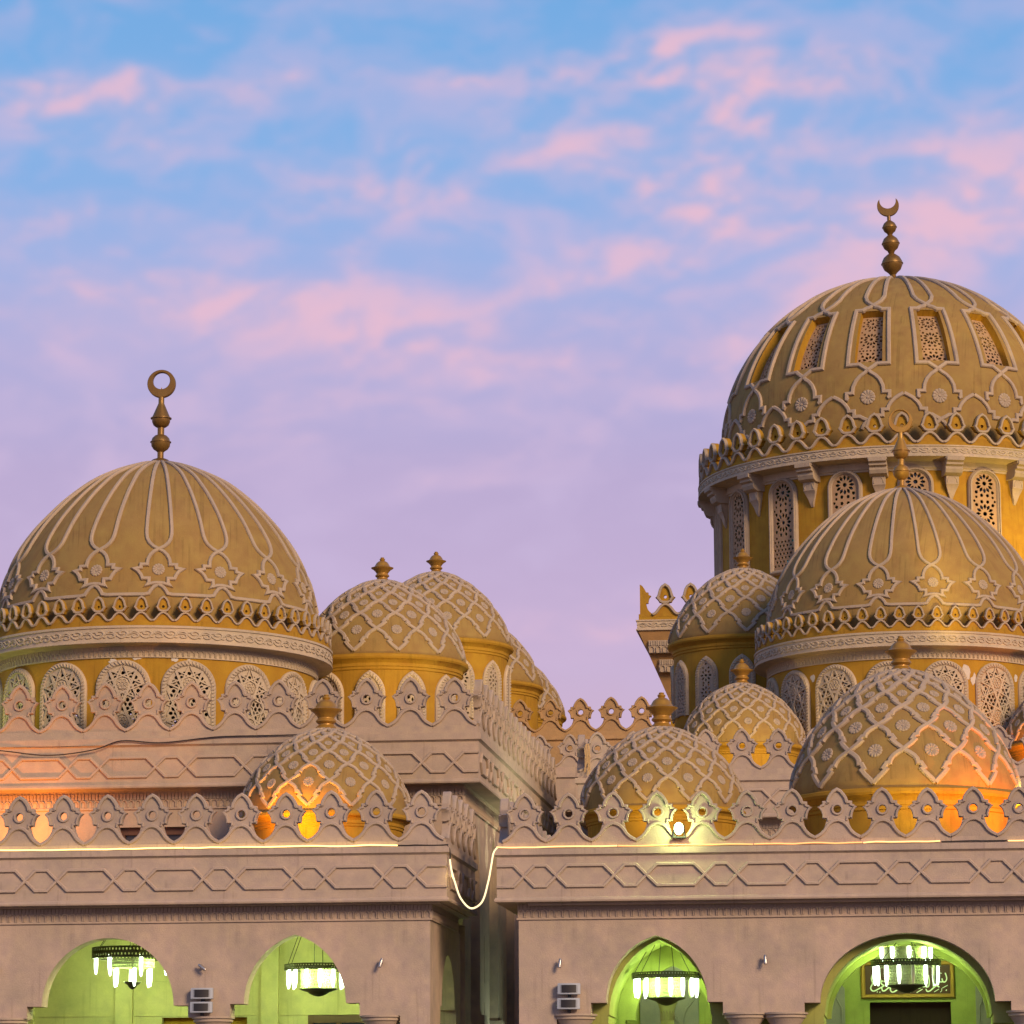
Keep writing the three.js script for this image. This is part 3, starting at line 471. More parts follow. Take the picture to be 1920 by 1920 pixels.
// an opening under an arch: feet at x0, x1 and y, stepped out below
const opening = (x0, x1, y, apex, step, ys) => { const c = (x0 + x1) / 2, w = (x1 - x0) / 2; return [[x1 + step, ys], [x1 + step, y], ...archPts(w, apex - y, 16).reverse().map(([a, b]) => [c + a, y + b]), [x0 - step, y], [x0 - step, ys]]; };
function column(g, x, z, top, r = 0.25, lit = M.stone) {
  const c = mesh('column', fin(revolve([[r * 1.3, 0], [r * 1.3, 0.25], [r * 1.05, 0.32], [r, 0.4], [r * 0.93, top - 0.62], [r * 1.08, top - 0.6], [r * 1.08, top - 0.55]], 32), 0.5), lit, g); c.position.set(x, 0, z);
  const k = mesh('capital', fin(revolve([[r * 0.95, top - 0.56], [r * 0.98, top - 0.30], [r * 1.12, top - 0.20], [r * 1.38, top - 0.10], [r * 1.5, top - 0.085], [r * 1.5, top - 0.03], [r * 1.64, top - 0.025], [r * 1.64, top + 0.01], [0, top + 0.01]], 32), 0.4), lit, c);
  for (let i = 0; i < 14; i++) at(mesh('capital_leaf', LEAF, M.pale, c), 0, top - 0.44, 0, i / 14 * Math.PI * 2, [r / 0.25, 1, r / 0.25]); return k;
}
const LEAF = fin(bend(strip([[-0.028, 0], [-0.028, 0.13], [0, 0.2], [0.028, 0.13], [0.028, 0]], { w: 0.02, h: 0.025 }).toNonIndexed(), 0.238), 0.5);

// left porch in front
const porchL = thing('porch', 'left front porch with two pointed arches and a row of leaf merlons', 'building', 'front porches');
{
  const g = porchL, Xr = -8.53, w = -0.37;
  parapet(g, { path: [[-24, 0], [Xr, 0], [Xr, -4.2]], valley: 7.34, ledge: [7.185, 7.06], soffit: 6.15, band: 5.85, out: w, m: M.stone, roof: 6.98, scale: 1.015,
    rows: [[-24, 0, Xr, 0, series(24 - 20.3, 14, 0.868)], [Xr, 0, Xr, -4.2, series(0.46, 5, 0.83)]], hex: [[-24, 0, Xr, 0, -0.73, 1.736], [Xr, 0, Xr, -4.2, 0.25, 1.736]], hexPath: [6.43, 6.82], corbels: [[-20, w + 0.02, Xr + w + 0.02, w + 0.02], [Xr + w + 0.02, w + 0.02, Xr + w + 0.02, -4.1]] });
  const wallX = Xr + w, wy = 4.035;
  const o1 = opening(-16.40, -13.83, 4.26, 5.55, 0.285, wy), o2 = opening(-12.47, -10.51, 4.28, 5.575, 0.265, wy);
  mesh('wall', fin(extrude([[-24, 5.83], [-24, 0], [-17.7, 0], [-17.7, wy], ...o1.slice().reverse(), ...o2.slice().reverse(), [-9.47, wy], [-9.47, 0], [wallX, 0], [wallX, 5.83]], 0.45, [])).translate(0, 0, w - 0.45), M.stone, g);
  const so = opening(1.15, 3.0, 4.27, 5.3, 0.2, wy); // side wall, drawn as z backwards
  mesh('side_wall', fin(extrude([[0, 5.83], [0, 0], [0.93, 0], ...so.slice().reverse().map(([x, y]) => [x, y === wy ? 0 : y]), [3.25, 0], [3.9, 0], [3.9, 5.83]], 0.34, []).rotateY(Math.PI / 2).translate(wallX - 0.34, 0, -0.45 + w)), M.stone, g);
  mesh('roof', fin(box(-24, Xr - 0.15, 6.12, 6.97, -4.5, -0.15)), M.stone, g);
  mesh('ceiling', fin(box(-24, wallX - 0.36, 6.0, 6.11, -4.5, w - 0.46)), M.cream, g);
  mesh('end_wall', fin(box(-20.2, -20, 0, 5.99, -4.5, w - 0.46)), M.cream, g);
  mesh('floor', fin(box(-24, wallX - 0.36, 0.004, 0.15, -4.5, w - 0.46)), M.paving, g);
  const back = mesh('back_wall', fin(extrude([[-24, 5.99], [-24, 0.15], [-14.95, 0.15], [-14.95, 4.19], [-13.2, 4.19], [-13.2, 0.15], [-11.95, 0.15], [-11.95, 4.22], [-9.9, 4.22], [-9.9, 0.15], [wallX - 0.36, 0.15], [wallX - 0.36, 5.99]], 0.16, [])).translate(0, 0, -4.55), M.cream, g);
  mesh('doorway_reveal', fin(box(-15, -13.15, 0.15, 4.25, -4.72, -4.6)), M.ochre, g);
  for (const [x0, x1] of [[-15.9, -15.55], [-12.9, -12.55], [-18, -17.6]]) mesh('pilaster', fin(box(x0, x1, 0.15, 5.98, -4.40, -4.28)), M.cream, back);
  for (const y of [4.22, 4.92]) mesh('string_course', fin(box(-24, wallX - 0.37, y, y + 0.022, -4.40, -4.37)), M.cream, back);
  // timber window screen behind the second arch
  const fr = mesh('window_frame', join([box(-11.95, -9.9, 4.06, 4.21, -4.52, -4.36), ...[-11.95, -11.38, -10.42, -9.98].map((x) => box(x, x + 0.1, 0.2, 4.06, -4.52, -4.38)), box(-11.9, -9.95, 3.1, 3.18, -4.5, -4.42)]), M.wood, g);
  for (const [a, b] of [[-11.85, -11.38], [-11.28, -10.42], [-10.32, -9.98]]) { mesh('pane', fin(box(a, b, 3.18, 4.06, -4.47, -4.46)), M.teal, fr); mesh('pane', fin(box(a, b, 0.2, 3.1, -4.47, -4.46)), M.teal, fr); }
  for (const x of [-17.1, -13.1, -9.86]) column(g, x, w - 0.22, wy, 0.25);
}
// right porch in front
const porchR = thing('porch', 'right front porch with a broad round arch over a framed inscription', 'building', 'front porches');
{
  const g = porchR, Xl = -7.58, w = -0.37;
  parapet(g, { path: [[Xl, -13], [Xl, 0], [8.5, 0]], valley: 7.27, ledge: [7.11, 6.985], soffit: 6.115, band: 5.83, out: w, m: M.stone, roof: 6.9, scale: 0.983,
    rows: [[Xl, 0, 8.5, 0, series(0.53, 18, 0.84)], [Xl, -13, Xl, 0, series(0.35, 15, 0.84)]], hex: [[Xl, 0, 8.5, 0, -0.57, 1.70]], hexPath: [6.40, 6.79], corbels: [[Xl - w - 0.02, w + 0.02, 8, w + 0.02]] });
  const wallX = Xl - w, wy = 4.03;
  const a3 = opening(-5.57, -3.665, 4.245, 5.49, 0.285, wy), a4 = opening(-1.575, 1.655, 4.215, 5.485, 0.29, wy);
  mesh('wall', fin(extrude([[wallX, 5.81], [wallX, 0], [-6.5, 0], [-6.5, wy], ...a3.slice().reverse(), ...a4.slice().reverse(), [3.0, wy], [3.0, 0], [8, 0], [8, 5.81]], 0.45, [])).translate(0, 0, w - 0.45), M.stone, g);
  mesh('side_wall', fin(box(wallX, wallX + 0.44, 0, 5.81, -13, w - 0.455)), M.stone, g);
  const v3 = opening(-5.55, -3.64, 4.03, 5.44, 0.02, wy - 0.2), v4 = opening(-1.5, 1.6, 4.0, 5.40, 0.02, wy - 0.2);
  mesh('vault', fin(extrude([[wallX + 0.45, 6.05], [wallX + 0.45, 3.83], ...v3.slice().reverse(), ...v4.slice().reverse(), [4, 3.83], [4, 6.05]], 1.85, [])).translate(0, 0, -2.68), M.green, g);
  const i3 = opening(-5.2, -3.75, 4.0, 5.05, 0.2, 3.8), i4 = opening(-1.42, 1.55, 4.0, 5.28, 0.2, 3.8);
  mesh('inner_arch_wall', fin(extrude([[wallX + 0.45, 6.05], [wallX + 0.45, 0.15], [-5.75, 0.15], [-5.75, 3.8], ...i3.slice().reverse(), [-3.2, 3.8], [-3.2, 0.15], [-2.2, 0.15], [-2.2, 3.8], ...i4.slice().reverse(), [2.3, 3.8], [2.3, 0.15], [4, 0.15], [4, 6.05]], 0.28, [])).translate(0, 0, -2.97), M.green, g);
  mesh('roof', fin(box(wallX + 0.2, 8.5, 6.06, 6.89, -13, -0.15)), M.stone, g);
  mesh('end_wall', fin(box(3.8, 4, 0.15, 6.04, -6.6, -2.98)), M.green, g);
  mesh('floor', fin(box(wallX + 0.45, 8, 0.004, 0.15, -6.6, -0.9)), M.paving, g);
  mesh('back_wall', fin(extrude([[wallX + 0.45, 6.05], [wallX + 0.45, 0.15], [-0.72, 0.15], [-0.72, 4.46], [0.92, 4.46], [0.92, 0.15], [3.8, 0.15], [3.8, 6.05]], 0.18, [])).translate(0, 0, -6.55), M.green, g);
  mesh('doorway_reveal', fin(box(-0.8, 1, 0.15, 4.5, -7.6, -7.5)), M.wood, g);
  for (const [x0, x1] of [[-1.72, -1.22], [1.42, 1.92]]) { const p = mesh('marble_panel', fin(extrude([[x0, 0.15], [x1, 0.15], [x1, 4.75], [(x0 + x1) / 2, 5.0], [x0, 4.75]], 0.04, [])).translate(0, 0, -6.365), M.marble, g); mesh('panel_moulding', fin(strip([[x0 + 0.07, 3], [x0 + 0.07, 4.35], [(x0 + x1) / 2, 4.7], [x1 - 0.07, 4.35], [x1 - 0.07, 3]], { w: 0.03, h: 0.02 }).translate(0, 0, -6.325)), M.marble, p); }
  const mp = mesh('marble_panel', fin(box(-5.4, -4.2, 0.15, 5.4, -6.36, -6.32)), M.marble, g);
  for (const s of [0, 1, 2]) mesh('panel_moulding', fin(strip(Array.from({ length: 12 }, (_, i) => { const t = i / 11; return [-4.75 + s * 0.22 + 0.2 * Math.sin(t * 5 + s), 3.5 + t * 1.2]; }), { w: 0.035, h: 0.02 }).translate(0, 0, -6.32)), M.marble, mp);
  for (const x of [-4.72]) column(g, x, -4.6, 4.5, 0.14, M.cream);
  for (const x of [-6.18, -2.98, -2.23, 2.28]) column(g, x, w - 0.22, wy, 0.26);
}
// left prayer hall block behind the left porch
const hallL = thing('hall_block', 'tall left hall block whose long pale side recedes beside the gap', 'building');
{
  const g = hallL, Xr = -8.46, zf = -4.2, w = -0.37;
  parapet(g, { path: [[-27, zf], [Xr, zf], [Xr, -19.3]], valley: 10.05, ledge: [9.85, 9.71], soffit: 8.84, band: 8.46, out: w, m: M.stoneUpper, mould: M.stoneUpper, roof: 9.72, scale: 1.06,
    rows: [[-27, zf, Xr, zf, series(27 - 21.655, 15, 0.9075)], [Xr, zf, Xr, -19.3, series(0.5, 17, 0.88)]], hex: [[-27, zf, Xr, zf, -0.316, 1.836], [Xr, zf, Xr, -19.3, 0.2, 1.815]], hexPath: [9.07, 9.46], corbels: [[-21, zf + w + 0.02, Xr + w + 0.02, zf + w + 0.02], [Xr + w + 0.02, zf + w + 0.02, Xr + w + 0.02, -19]] });
  const wx = Xr + w, wz = zf + w;
  mesh('wall', fin(extrude([[-27, 8.44], [-27, 6.0], [-15.97, 6.0], [-15.97, 8.07], [-14.53, 8.07], [-14.53, 6.0], [wx, 6.0], [wx, 8.44]], 0.3, [])).translate(0, 0, wz - 0.3), M.stoneUpper, g);
  mesh('core', fin(box(-27, wx - 0.32, 0, 9.7, -23, wz - 0.35)), M.stoneUpper, g);
  const hp = [-6.55, -9.65, -12.75, -15.85].map((z) => { const c = -z; return [[c - 0.75, 0.4], [c + 0.75, 0.4], ...archPts(0.75, 1.5, 8).reverse().map(([x, y]) => [c + x, 6.75 + y])]; });
  for (const z of [8.05, 11.15, 14.3]) for (const y of [3.6, 5.0]) hp.push([[z - 0.035, y], [z + 0.035, y], [z + 0.035, y + 1], [z - 0.035, y + 1]]); // narrow slits
  mesh('side_wall', fin(extrude([[-wz + 0.3, 0], [19.3, 0], [19.3, 8.44], [-wz + 0.3, 8.44]], 0.3, hp).rotateY(Math.PI / 2).translate(wx - 0.3, 0, 0)), M.stoneUpper, g);
  for (const z of [-7.3, -10.4, -13.5, -16.6]) mesh('buttress', fin(box(wx - 0.25, wx + 0.1, 0, 4.3, z - 0.35, z + 0.05)), M.stoneUpper, g);
  const wf = mesh('window_frame', join([box(-15.97, -14.53, 7.92, 8.06, wz - 0.25, wz - 0.12), box(-15.97, -15.86, 6.0, 7.92, wz - 0.25, wz - 0.12), box(-14.64, -14.53, 6.0, 7.92, wz - 0.25, wz - 0.12), box(-15.3, -15.2, 6.0, 7.92, wz - 0.25, wz - 0.14)]), M.wood, g);
  for (const [a, b] of [[-15.86, -15.3], [-15.2, -14.64]]) mesh('pane', fin(box(a, b, 6, 7.92, wz - 0.22, wz - 0.2)), M.dark, wf);  // opaque panes before the solid core; the interior darkness is painted in
}
// right hall block behind the right porch
const hallR = thing('hall_block', 'right hall block under the central ribbed dome, behind the front porch', 'building');
{
  const g = hallR, Xl = -7.45, zf = -14.5, w = -0.37;
  parapet(g, { path: [[Xl, -30], [Xl, zf], [9, zf]], valley: 10.22, ledge: [10.03, 9.90], soffit: 9.05, band: 8.65, out: w, m: M.stone, roof: 9.92, scale: 0.986,
    rows: [[Xl, zf, 9, zf, series(0.47, 19, 0.843)], [Xl, -30, Xl, zf, series(11.6, 5, 0.843)]], hex: [[Xl, zf, 9, zf, 0.02, 1.69]], hexPath: [9.3, 9.69], corbels: [[Xl - w - 0.02, zf + w + 0.02, 3, zf + w + 0.02]] });
  mesh('wall', fin(box(Xl - w, 9, 0, 9.88, -34, zf + w)), M.stone, g);
}
// low link between the hall blocks and the amber rear block
const link = thing('link_wall', 'low stone link wall with two leaf merlons at the end of the gap', 'wall');
parapet(link, { path: [[-10.2, -21], [-7.2, -21]], valley: 11.07, ledge: [10.88, 10.76], soffit: 9.9, band: 9.6, out: -0.3, m: M.stone, roof: 10.7, scale: 0.885, rows: [[-10.2, -21, -7.2, -21, [1.16, 1.925]]], corbels: [] });
mesh('wall', fin(box(-10.2, -7.2, 0, 10.7, -22, -21.3)), M.stone, link);
const rear = thing('rear_block', 'amber rear block with leaf merlons against the lilac sky', 'building');
parapet(rear, { path: [[-16, -23.5], [-5.9, -23.5]], valley: 12.28, ledge: [12.12, 12.02], soffit: 11.3, band: 11.0, out: -0.3, m: M.amber, roof: 11.9, scale: 0.932, rows: [[-16, -23.5, -5.9, -23.5, series(16 - 15.406, 12, 0.797)]], corbels: [] });
mesh('wall', fin(box(-16, -5.9, 0, 11.9, -36, -23.8)), M.amber, rear);

// ------------------------------------------------------------------ the main dome on its square tower
const towerBase = thing('dome_tower', 'square ochre tower with flared cornice under the largest dome', 'building');
{
  const g = towerBase, Xl = -7.57, Xr = 8.4, zf = -34, path = [[Xl, -52], [Xl, zf], [Xr, zf], [Xr, -52]];
  mesh('flare', fin(sweep(path, [[-0.95, 0], [-0.95, 14.45], [-0.87, 14.56], [-0.06, 16.46], [-0.06, 16.5]]), 0.3), M.darkOchre, g);
  mesh('frieze', fin(sweep(path, [[-0.07, 16.5], [0.02, 16.51], [0.02, 16.55], [-0.01, 16.56], [-0.01, 16.77], [0.02, 16.78], [0.02, 16.82], [-0.06, 16.83]]), 0.3), M.cast, g);
  mesh('painted_band', fin(sweep(path, [[-0.06, 16.82], [-0.06, 17.0], [-0.2, 17.0], [-0.2, 16.8]]), 0.3), M.ochre, g);
  mesh('core', fin(box(Xl + 0.9, Xr - 0.9, 0, 16.82, -52, zf - 0.9)), M.ochre, g);
  for (let x = Xl + 0.33; x < Xr; x += 0.62) at(mesh('vine_scroll', SCROLL_FLAT, M.cast, g), x, 16.665, zf - 0.01, 0, [1, 0.75, 1]);
  for (let i = 0; i < 20; i++) { const o = at(mesh('merlon', CREST_PLATE, M.ochre, g), Xl + 0.85 + i * 0.752, 17.0, zf - 0.055, 0, [0.88, 0.97, 1]); mesh('merlon_moulding', CREST_MOULD, M.pale, o); }
  at(mesh('half_merlon', fin(extrude([[0, -0.09], ...[[0.4275, -0.09], ...half], [0, 0.912]], 0.14, []).translate(0, 0, -0.14)), M.ochre, g), Xl + 0.10, 17.0, zf - 0.055, 0, [0.88, 0.97, 1]);
  for (let i = 0; i < 70; i++) { at(mesh('corbel', corbelTower, M.pale, g), Xl + 0.43 + i * 0.2, 15.87, zf - 0.11, 0, 0.9); if (i > 1) at(mesh('corbel', corbelTower, M.pale, g), Xl + 0.33 + i * 0.2, 15.33, zf - 0.335, 0, 0.9); }
  for (const [y, z, x0] of [[15.85, -0.115, 0.33], [15.31, -0.34, 0.62]]) mesh('corbel_course', fin(box(Xl + x0, Xr - x0, y, y + 0.37, zf + z - 0.45, zf + z)), M.pale, g);
}
function mainDome() {
  const X = 0.22, Z = -43, foot = 16.82, U = 22.41 - foot, g = thing('main_dome', 'largest dome with pierced lattice panels and open crescent at upper right', 'dome', null, [X, foot, Z]);
  const R = 5.62, prof = [[R, -1.26], [R, -0.6], [R, 0]]; for (let i = 1; i <= 14; i++) { const a = i / 14 * Math.PI / 2; prof.push([R * Math.cos(a), 5.45 * Math.sin(a)]); }
  const d = Dome(prof, 110), off = 1.26, s1 = off + 1.64, s2 = off + 3.80, a = 0.080, N = 16, sec = Math.PI / N;
  const ths = [], col = (p, q, n) => { for (let i = 0; i < n; i++) ths.push(p + (q - p) * i / n); }; col(-sec, -a, 4); col(-a, a, 4); col(a, sec, 4); ths.push(sec);
  const ss = []; const row = (p, q, n) => { for (let i = 0; i < n; i++) ss.push(p + (q - p) * i / n); }; row(0, s1, 14); row(s1, s2, 16); row(s2, d.L, 22); ss.push(d.L);
  const pos = [], idx = []; for (const t of ths) for (const s of ss) pos.push(...d.map(t, s, 0));
  for (let i = 0; i < ths.length - 1; i++) for (let k = 0; k < ss.length - 1; k++) { if (i >= 4 && i < 8 && k >= 14 && k < 30) continue; const p = i * ss.length + k, q = p + ss.length; idx.push(p, q, q + 1, p, q + 1, p + 1); }
  const sg = new THREE.BufferGeometry(); sg.setAttribute('position', new THREE.Float32BufferAttribute(pos, 3)); sg.setIndex(idx);
  const all = []; for (let i = 0; i < N; i++) all.push(sg.clone().rotateY(i * 2 * sec));
  const phase = -0.1585, shell = at(mesh('shell', join(all, 0.8), M.shell, g), 0, U + 1.26, 0, phase);
  // recess, pierced panel
  const deep = -0.34, edge = fine([[-a, s1], [a, s1], [a, s2], [-a, s2]], 0.16, true), jamb = fin(fromQuads([...edge, edge[0]].map(([t, s]) => [d.map(t, s, 0.0), d.map(t, s, deep)])), 0.5);
  const rm = d.r((s1 + s2) / 2), W = a * rm, Hh = s2 - s1, outl = fine([[-W, 0], [W, 0], [W, Hh], [-W, Hh]], 0.15, true), cs = [[0, Hh * 0.16 - 0.2], [0, Hh * 0.5], [0, Hh * 0.84]];
  const lat = fin(warp(extrude(outl, 0.05, starHoles(outl, cs, 0.40, 12, 0.28)), (x, y, z) => d.map(x / rm, s1 + y, deep + 0.04 + z)), 0.5);
  // mouldings of one sector
  const s0 = off + 0.45, V = (u, v) => [u / d.r(s0 + v), s0 + v], flip = (p) => p.map(([t, s]) => [-t, s]);
  const bo = 0.118, bi = 0.05, fr = [[0, s1 - 0.30], [0.035, s1 - 0.16], [bi, s1 - 0.09], [bo, s1 - 0.09], [bo, s2 + 0.02], [bi + 0.02, s2 + 0.02], [0.045, s2 + 0.12], [0.02, s2 + 0.16], [0, s2 + 0.26], [-0.022, s2 + 0.35], [-0.055, s2 + 0.52], [-0.078, s2 + 0.8], [-0.08, d.L * 0.83], [-0.082, d.L * 0.955]];
  const arch = [[0, s1 - 0.30], ...[[-0.10, 0.80], [-0.24, 0.70], [-0.37, 0.55], [-0.455, 0.36], [-0.475, 0.20], [-0.475, 0.15], [-0.66, 0.15], [-0.66, -0.02], [-0.60, -0.05]].map(([u, v]) => V(u, v))];
  const mid = [[1.086, 0.08], [0.97, 0.02], [0.83, -0.07], [0.70, -0.20], [0.62, -0.33], [0.60, -0.42], [0.44, -0.42], [0.44, -0.60], [0.26, -0.60], [0.16, -0.66], [0, -0.74], [-0.12, -0.85], [-0.2, -1.0]].map(([u, v]) => V(u, v));
  const rb = (p, w, h) => ribOn(d, ribFine(d, p), w, h), orn = join([rb(fr, 0.13, 0.085), rb(flip(fr), 0.13, 0.08), rb(arch, 0.12, 0.075), rb(flip(arch), 0.12, 0.07), rb(mid, 0.12, 0.07), rb(flip(mid), 0.12, 0.065)], 0.5);
  for (let i = 0; i < N; i++) {
    const t = i * 2 * sec; at(mesh('rib', orn, M.pale, shell), 0, 0, 0, t); rosetteAt(shell, d, t, s0, 0.235, M.pale);
    at(mesh('panel_reveal', jamb, M.ochre, shell), 0, 0, 0, t); at(mesh('lattice', lat, M.latticeTan, shell), 0, 0, 0, t);
  }
  // drum
  mesh('drum', join([revolve([[5.9, 0], [5.9, 0.3], [5.82, 0.4]], 160), ...openDrum(5.82, 0.4, U - 0.4, 17, -0.286, 0.40, 2.72, 0.40, U - 3.43)], 0.5), M.ochre, g);
  mesh('cornice', fin(revolve([[5.82, U - 0.68], [5.86, U - 0.67], [5.86, U - 0.62], [5.90, U - 0.60], [5.90, U - 0.40], [6.0, U - 0.37], [6.40, U - 0.355]], 160), 0.4), M.cast, g);
  mesh('frieze', fin(revolve([[6.40, U - 0.356], [6.45, U - 0.35], [6.45, U - 0.30], [6.42, U - 0.29], [6.42, U - 0.05], [6.45, U - 0.04], [6.45, U], [6.40, U + 0.01], [6.36, U + 0.012]], 160), 0.4), M.cast, g);
  mesh('painted_band', fin(revolve([[6.36, U + 0.01], [6.36, U + 0.12], [6.20, U + 0.12], [6.20, U + 0.03], [5.5, U + 0.03]], 160), 0.4), M.ochre, g);
  const sc = scrollOn(6.42, 0.62, 0.225); for (let i = 0; i < 65; i++) at(mesh('vine_scroll', sc, M.cast, g), 0, U - 0.17, 0, i / 65 * Math.PI * 2);
  crestRing(g, 48, 6.33, U + 0.12, 0.02, [0.967, 0.99, 1.1]);
  const win = windowSet('plain', 0.40, 2.72, 0.40, 5.82), n = 17, ph = -0.286;
  const up = [[0, -0.37], [0.66, -0.37], [0.66, -0.46], [0.56, -0.5], [0.56, -0.57], [0.46, -0.61], [0.47, -0.70], [0.42, -0.80], [0.3, -0.86], [0, -0.86]], dn = [[0, -0.86], [0.26, -0.86], [0.24, -1.12], [0.19, -1.18], [0.12, -1.34], [0.1, -1.50], [0.04, -1.60], [0, -1.62]];
  const ex = (p, w) => extrude(p, w, [], 0.012).translate(0, 0, -w / 2).rotateY(-Math.PI / 2).translate(0, 0, 5.80);
  const taperB = warp(ex(dn, 0.38), (x, y, z) => [x * (y < -1.15 ? Math.max(0.2, 1 - (-1.15 - y) / 0.5) : 1), y, z]);
  const brk = join([ex(up, 0.52), taperB, strip(archPts(0.15, 0.22, 5).map(([x, y]) => [x, y - 1.08]), { w: 0.04, h: 0.03 }).translate(0, 0, 6.045), box(-0.3, 0.3, -0.42, -0.36, 5.80, 6.43)], 0.5);
  for (let i = 0; i < n; i++) { const t = ph + i / n * Math.PI * 2; addWindow(g, win, t, U - 3.43, [M.pale, M.latticeTan, M.tealPane]); at(mesh('bracket', brk, M.pale, g), 0, U, 0, t + Math.PI / n); }
  // finial
  const ball = (y, r) => [[r * 0.45, y - r * 0.9], [r * 0.8, y - r * 0.6], [r * 0.98, y - r * 0.2], [r * 1.0, y - 0.02], [r * 1.07, y - 0.015], [r * 1.07, y + 0.015], [r, y + 0.02], [r * 0.97, y + r * 0.25], [r * 0.78, y + r * 0.62], [r * 0.42, y + r * 0.92]];
  const f = at(mesh('finial', fin(revolve([[0.40, -0.08], [0.28, 0.06], [0.15, 0.2], [0.09, 0.32], ...ball(0.70, 0.335), [0.085, 1.04], ...ball(1.38, 0.275), [0.075, 1.67], ...ball(1.93, 0.225), [0.06, 2.16], [0.06, 2.36], [0, 2.37]], 32), 0.6), M.bronze, g), 0, U + 1.26 + 5.43, 0); f.rotation.z = 0.045;
  at(mesh('crescent', fin(crescentGeo(0.345, 0.275, 0.165, 0.10), 0.5), M.bronze, f), 0, 2.66, 0);
  return g;
}

// ------------------------------------------------------------------ the domes
ribbedDome({ label: 'large ribbed dome with closed ring crescent at far left', X: -16.19, Z: -8.8, y: 12.36, phase: 0.225, winPhase: 0.025, crescent: [0.305, 0.205, 0.065], patches: [[0.10, -0.66, 0.12, 0.06, 3], [-0.04, -0.72, 0.10, 0.07, 4], [0.33, -0.69, 0.08, 0.05, 5], [0.42, -0.72, 0.07, 0.05, 9]] });
ribbedDome({ label: 'large ribbed dome with thin ring crescent in front of the largest dome', X: 0.25, Z: -22, y: 13.92, phase: -0.19, winPhase: -0.13, crescent: [0.30, 0.232, 0.06], metal: M.gold,
  patches: [[0.42, -0.98, 0.14, 0.20, 11], [0.48, -1.15, 0.10, 0.16, 12], [0.86, -1.0, 0.08, 0.12, 13], [0.55, -1.32, 0.06, 0.18, 14], [-0.72, -0.98, 0.09, 0.12, 15], [-0.86, -1.25, 0.10, 0.2, 16], [0.2, -0.94, 0.10, 0.08, 17], [0.95, -1.25, 0.07, 0.2, 18]] });
mainDome();
const netted = 'small domes with diamond net';
const W1 = [0.215, 1.35, 0.40];
smallDome({ label: 'small netted dome lit orange behind the left porch merlons', group: netted, X: -11.36, Z: -2.85, R: 1.647, hs: 0.82, ext: 0.34, base: 8.37, drum: 1.53, foot: 6.975, phase: -0.04 });
smallDome({ label: 'small netted dome behind the lit green floodlight on the right porch', group: netted, X: -4.64, Z: -2.9, R: 1.588, hs: 0.82, ext: 0.30, base: 8.34, drum: 1.48, foot: 6.895, phase: -0.12 });
smallDome({ label: 'wider netted dome lit orange on its right side on the right porch', group: netted, X: 0.09, Z: -4.0, R: 2.27, hs: 1.0, ext: 0.16, base: 8.51, drum: 2.13, foot: 6.895, phase: 0.2618 });
smallDome({ label: 'small netted dome behind two merlons of the right hall, left of the central ribbed dome', group: netted, X: -3.80, Z: -19, R: 1.5, hs: 0.82, ext: 0.30, base: 11.48, drum: 1.40, foot: 9.89, phase: 0.14, fin: 0.88 });
smallDome({ label: 'small netted dome lit orange, cut off by the right edge of the picture', group: netted, X: 4.1, Z: -19, R: 1.5, hs: 0.82, ext: 0.30, base: 11.40, drum: 1.40, foot: 9.89, phase: 0.0, fin: 0.88 });
smallDome({ label: 'netted dome with arched drum windows beside the flared tower corner', group: netted, X: -4.054, Z: -26, R: 2.0, hs: 0.93, ext: 0.08, base: 14.89, drum: 1.89, foot: 9.89, phase: 0.086, win: W1, winTop: 14.28, winOff: -0.07, fin: 0.82 });
smallDome({ label: 'netted dome mostly hidden behind the central ribbed dome at the right edge', group: netted, X: 4.55, Z: -26, R: 2.0, hs: 0.93, ext: 0.08, base: 14.89, drum: 1.89, foot: 9.89, phase: 0.2, win: W1, winTop: 14.28, winOff: -0.07, fin: 0.82 });
smallDome({ label: 'netted dome with drum windows right beside the far left ribbed dome', group: netted, X: -11.71, Z: -12.2, R: 1.927, hs: 0.93, ext: 0.05, base: 12.49, drum: 1.82, foot: 9.71, phase: 0.346, win: W1, winTop: 12.06, winOff: 0.187, fin: 0.8 });
smallDome({ label: 'netted dome with urn finial, second in the row behind the left hall', group: netted, X: -11.67, Z: -20.8, R: 1.92, hs: 0.93, ext: 0.05, base: 14.16, drum: 1.815, foot: 9.71, phase: 0.30, win: W1, winTop: 13.62, winOff: 0.2, fin: 0.8 });
smallDome({ label: 'netted dome mostly hidden, third in the row behind the left hall', group: netted, X: -11.63, Z: -27.6, R: 1.92, hs: 0.93, ext: 0.05, base: 14.05, drum: 1.815, foot: 11.905, phase: 0.1, fin: 0.8 });
smallDome({ label: 'farthest netted dome, a sliver at the end of the left row', group: netted, X: -11.6, Z: -33.5, R: 1.92, hs: 0.93, ext: 0.05, base: 14.0, drum: 1.815, foot: 11.905, phase: 0.25, fin: 0.8 });

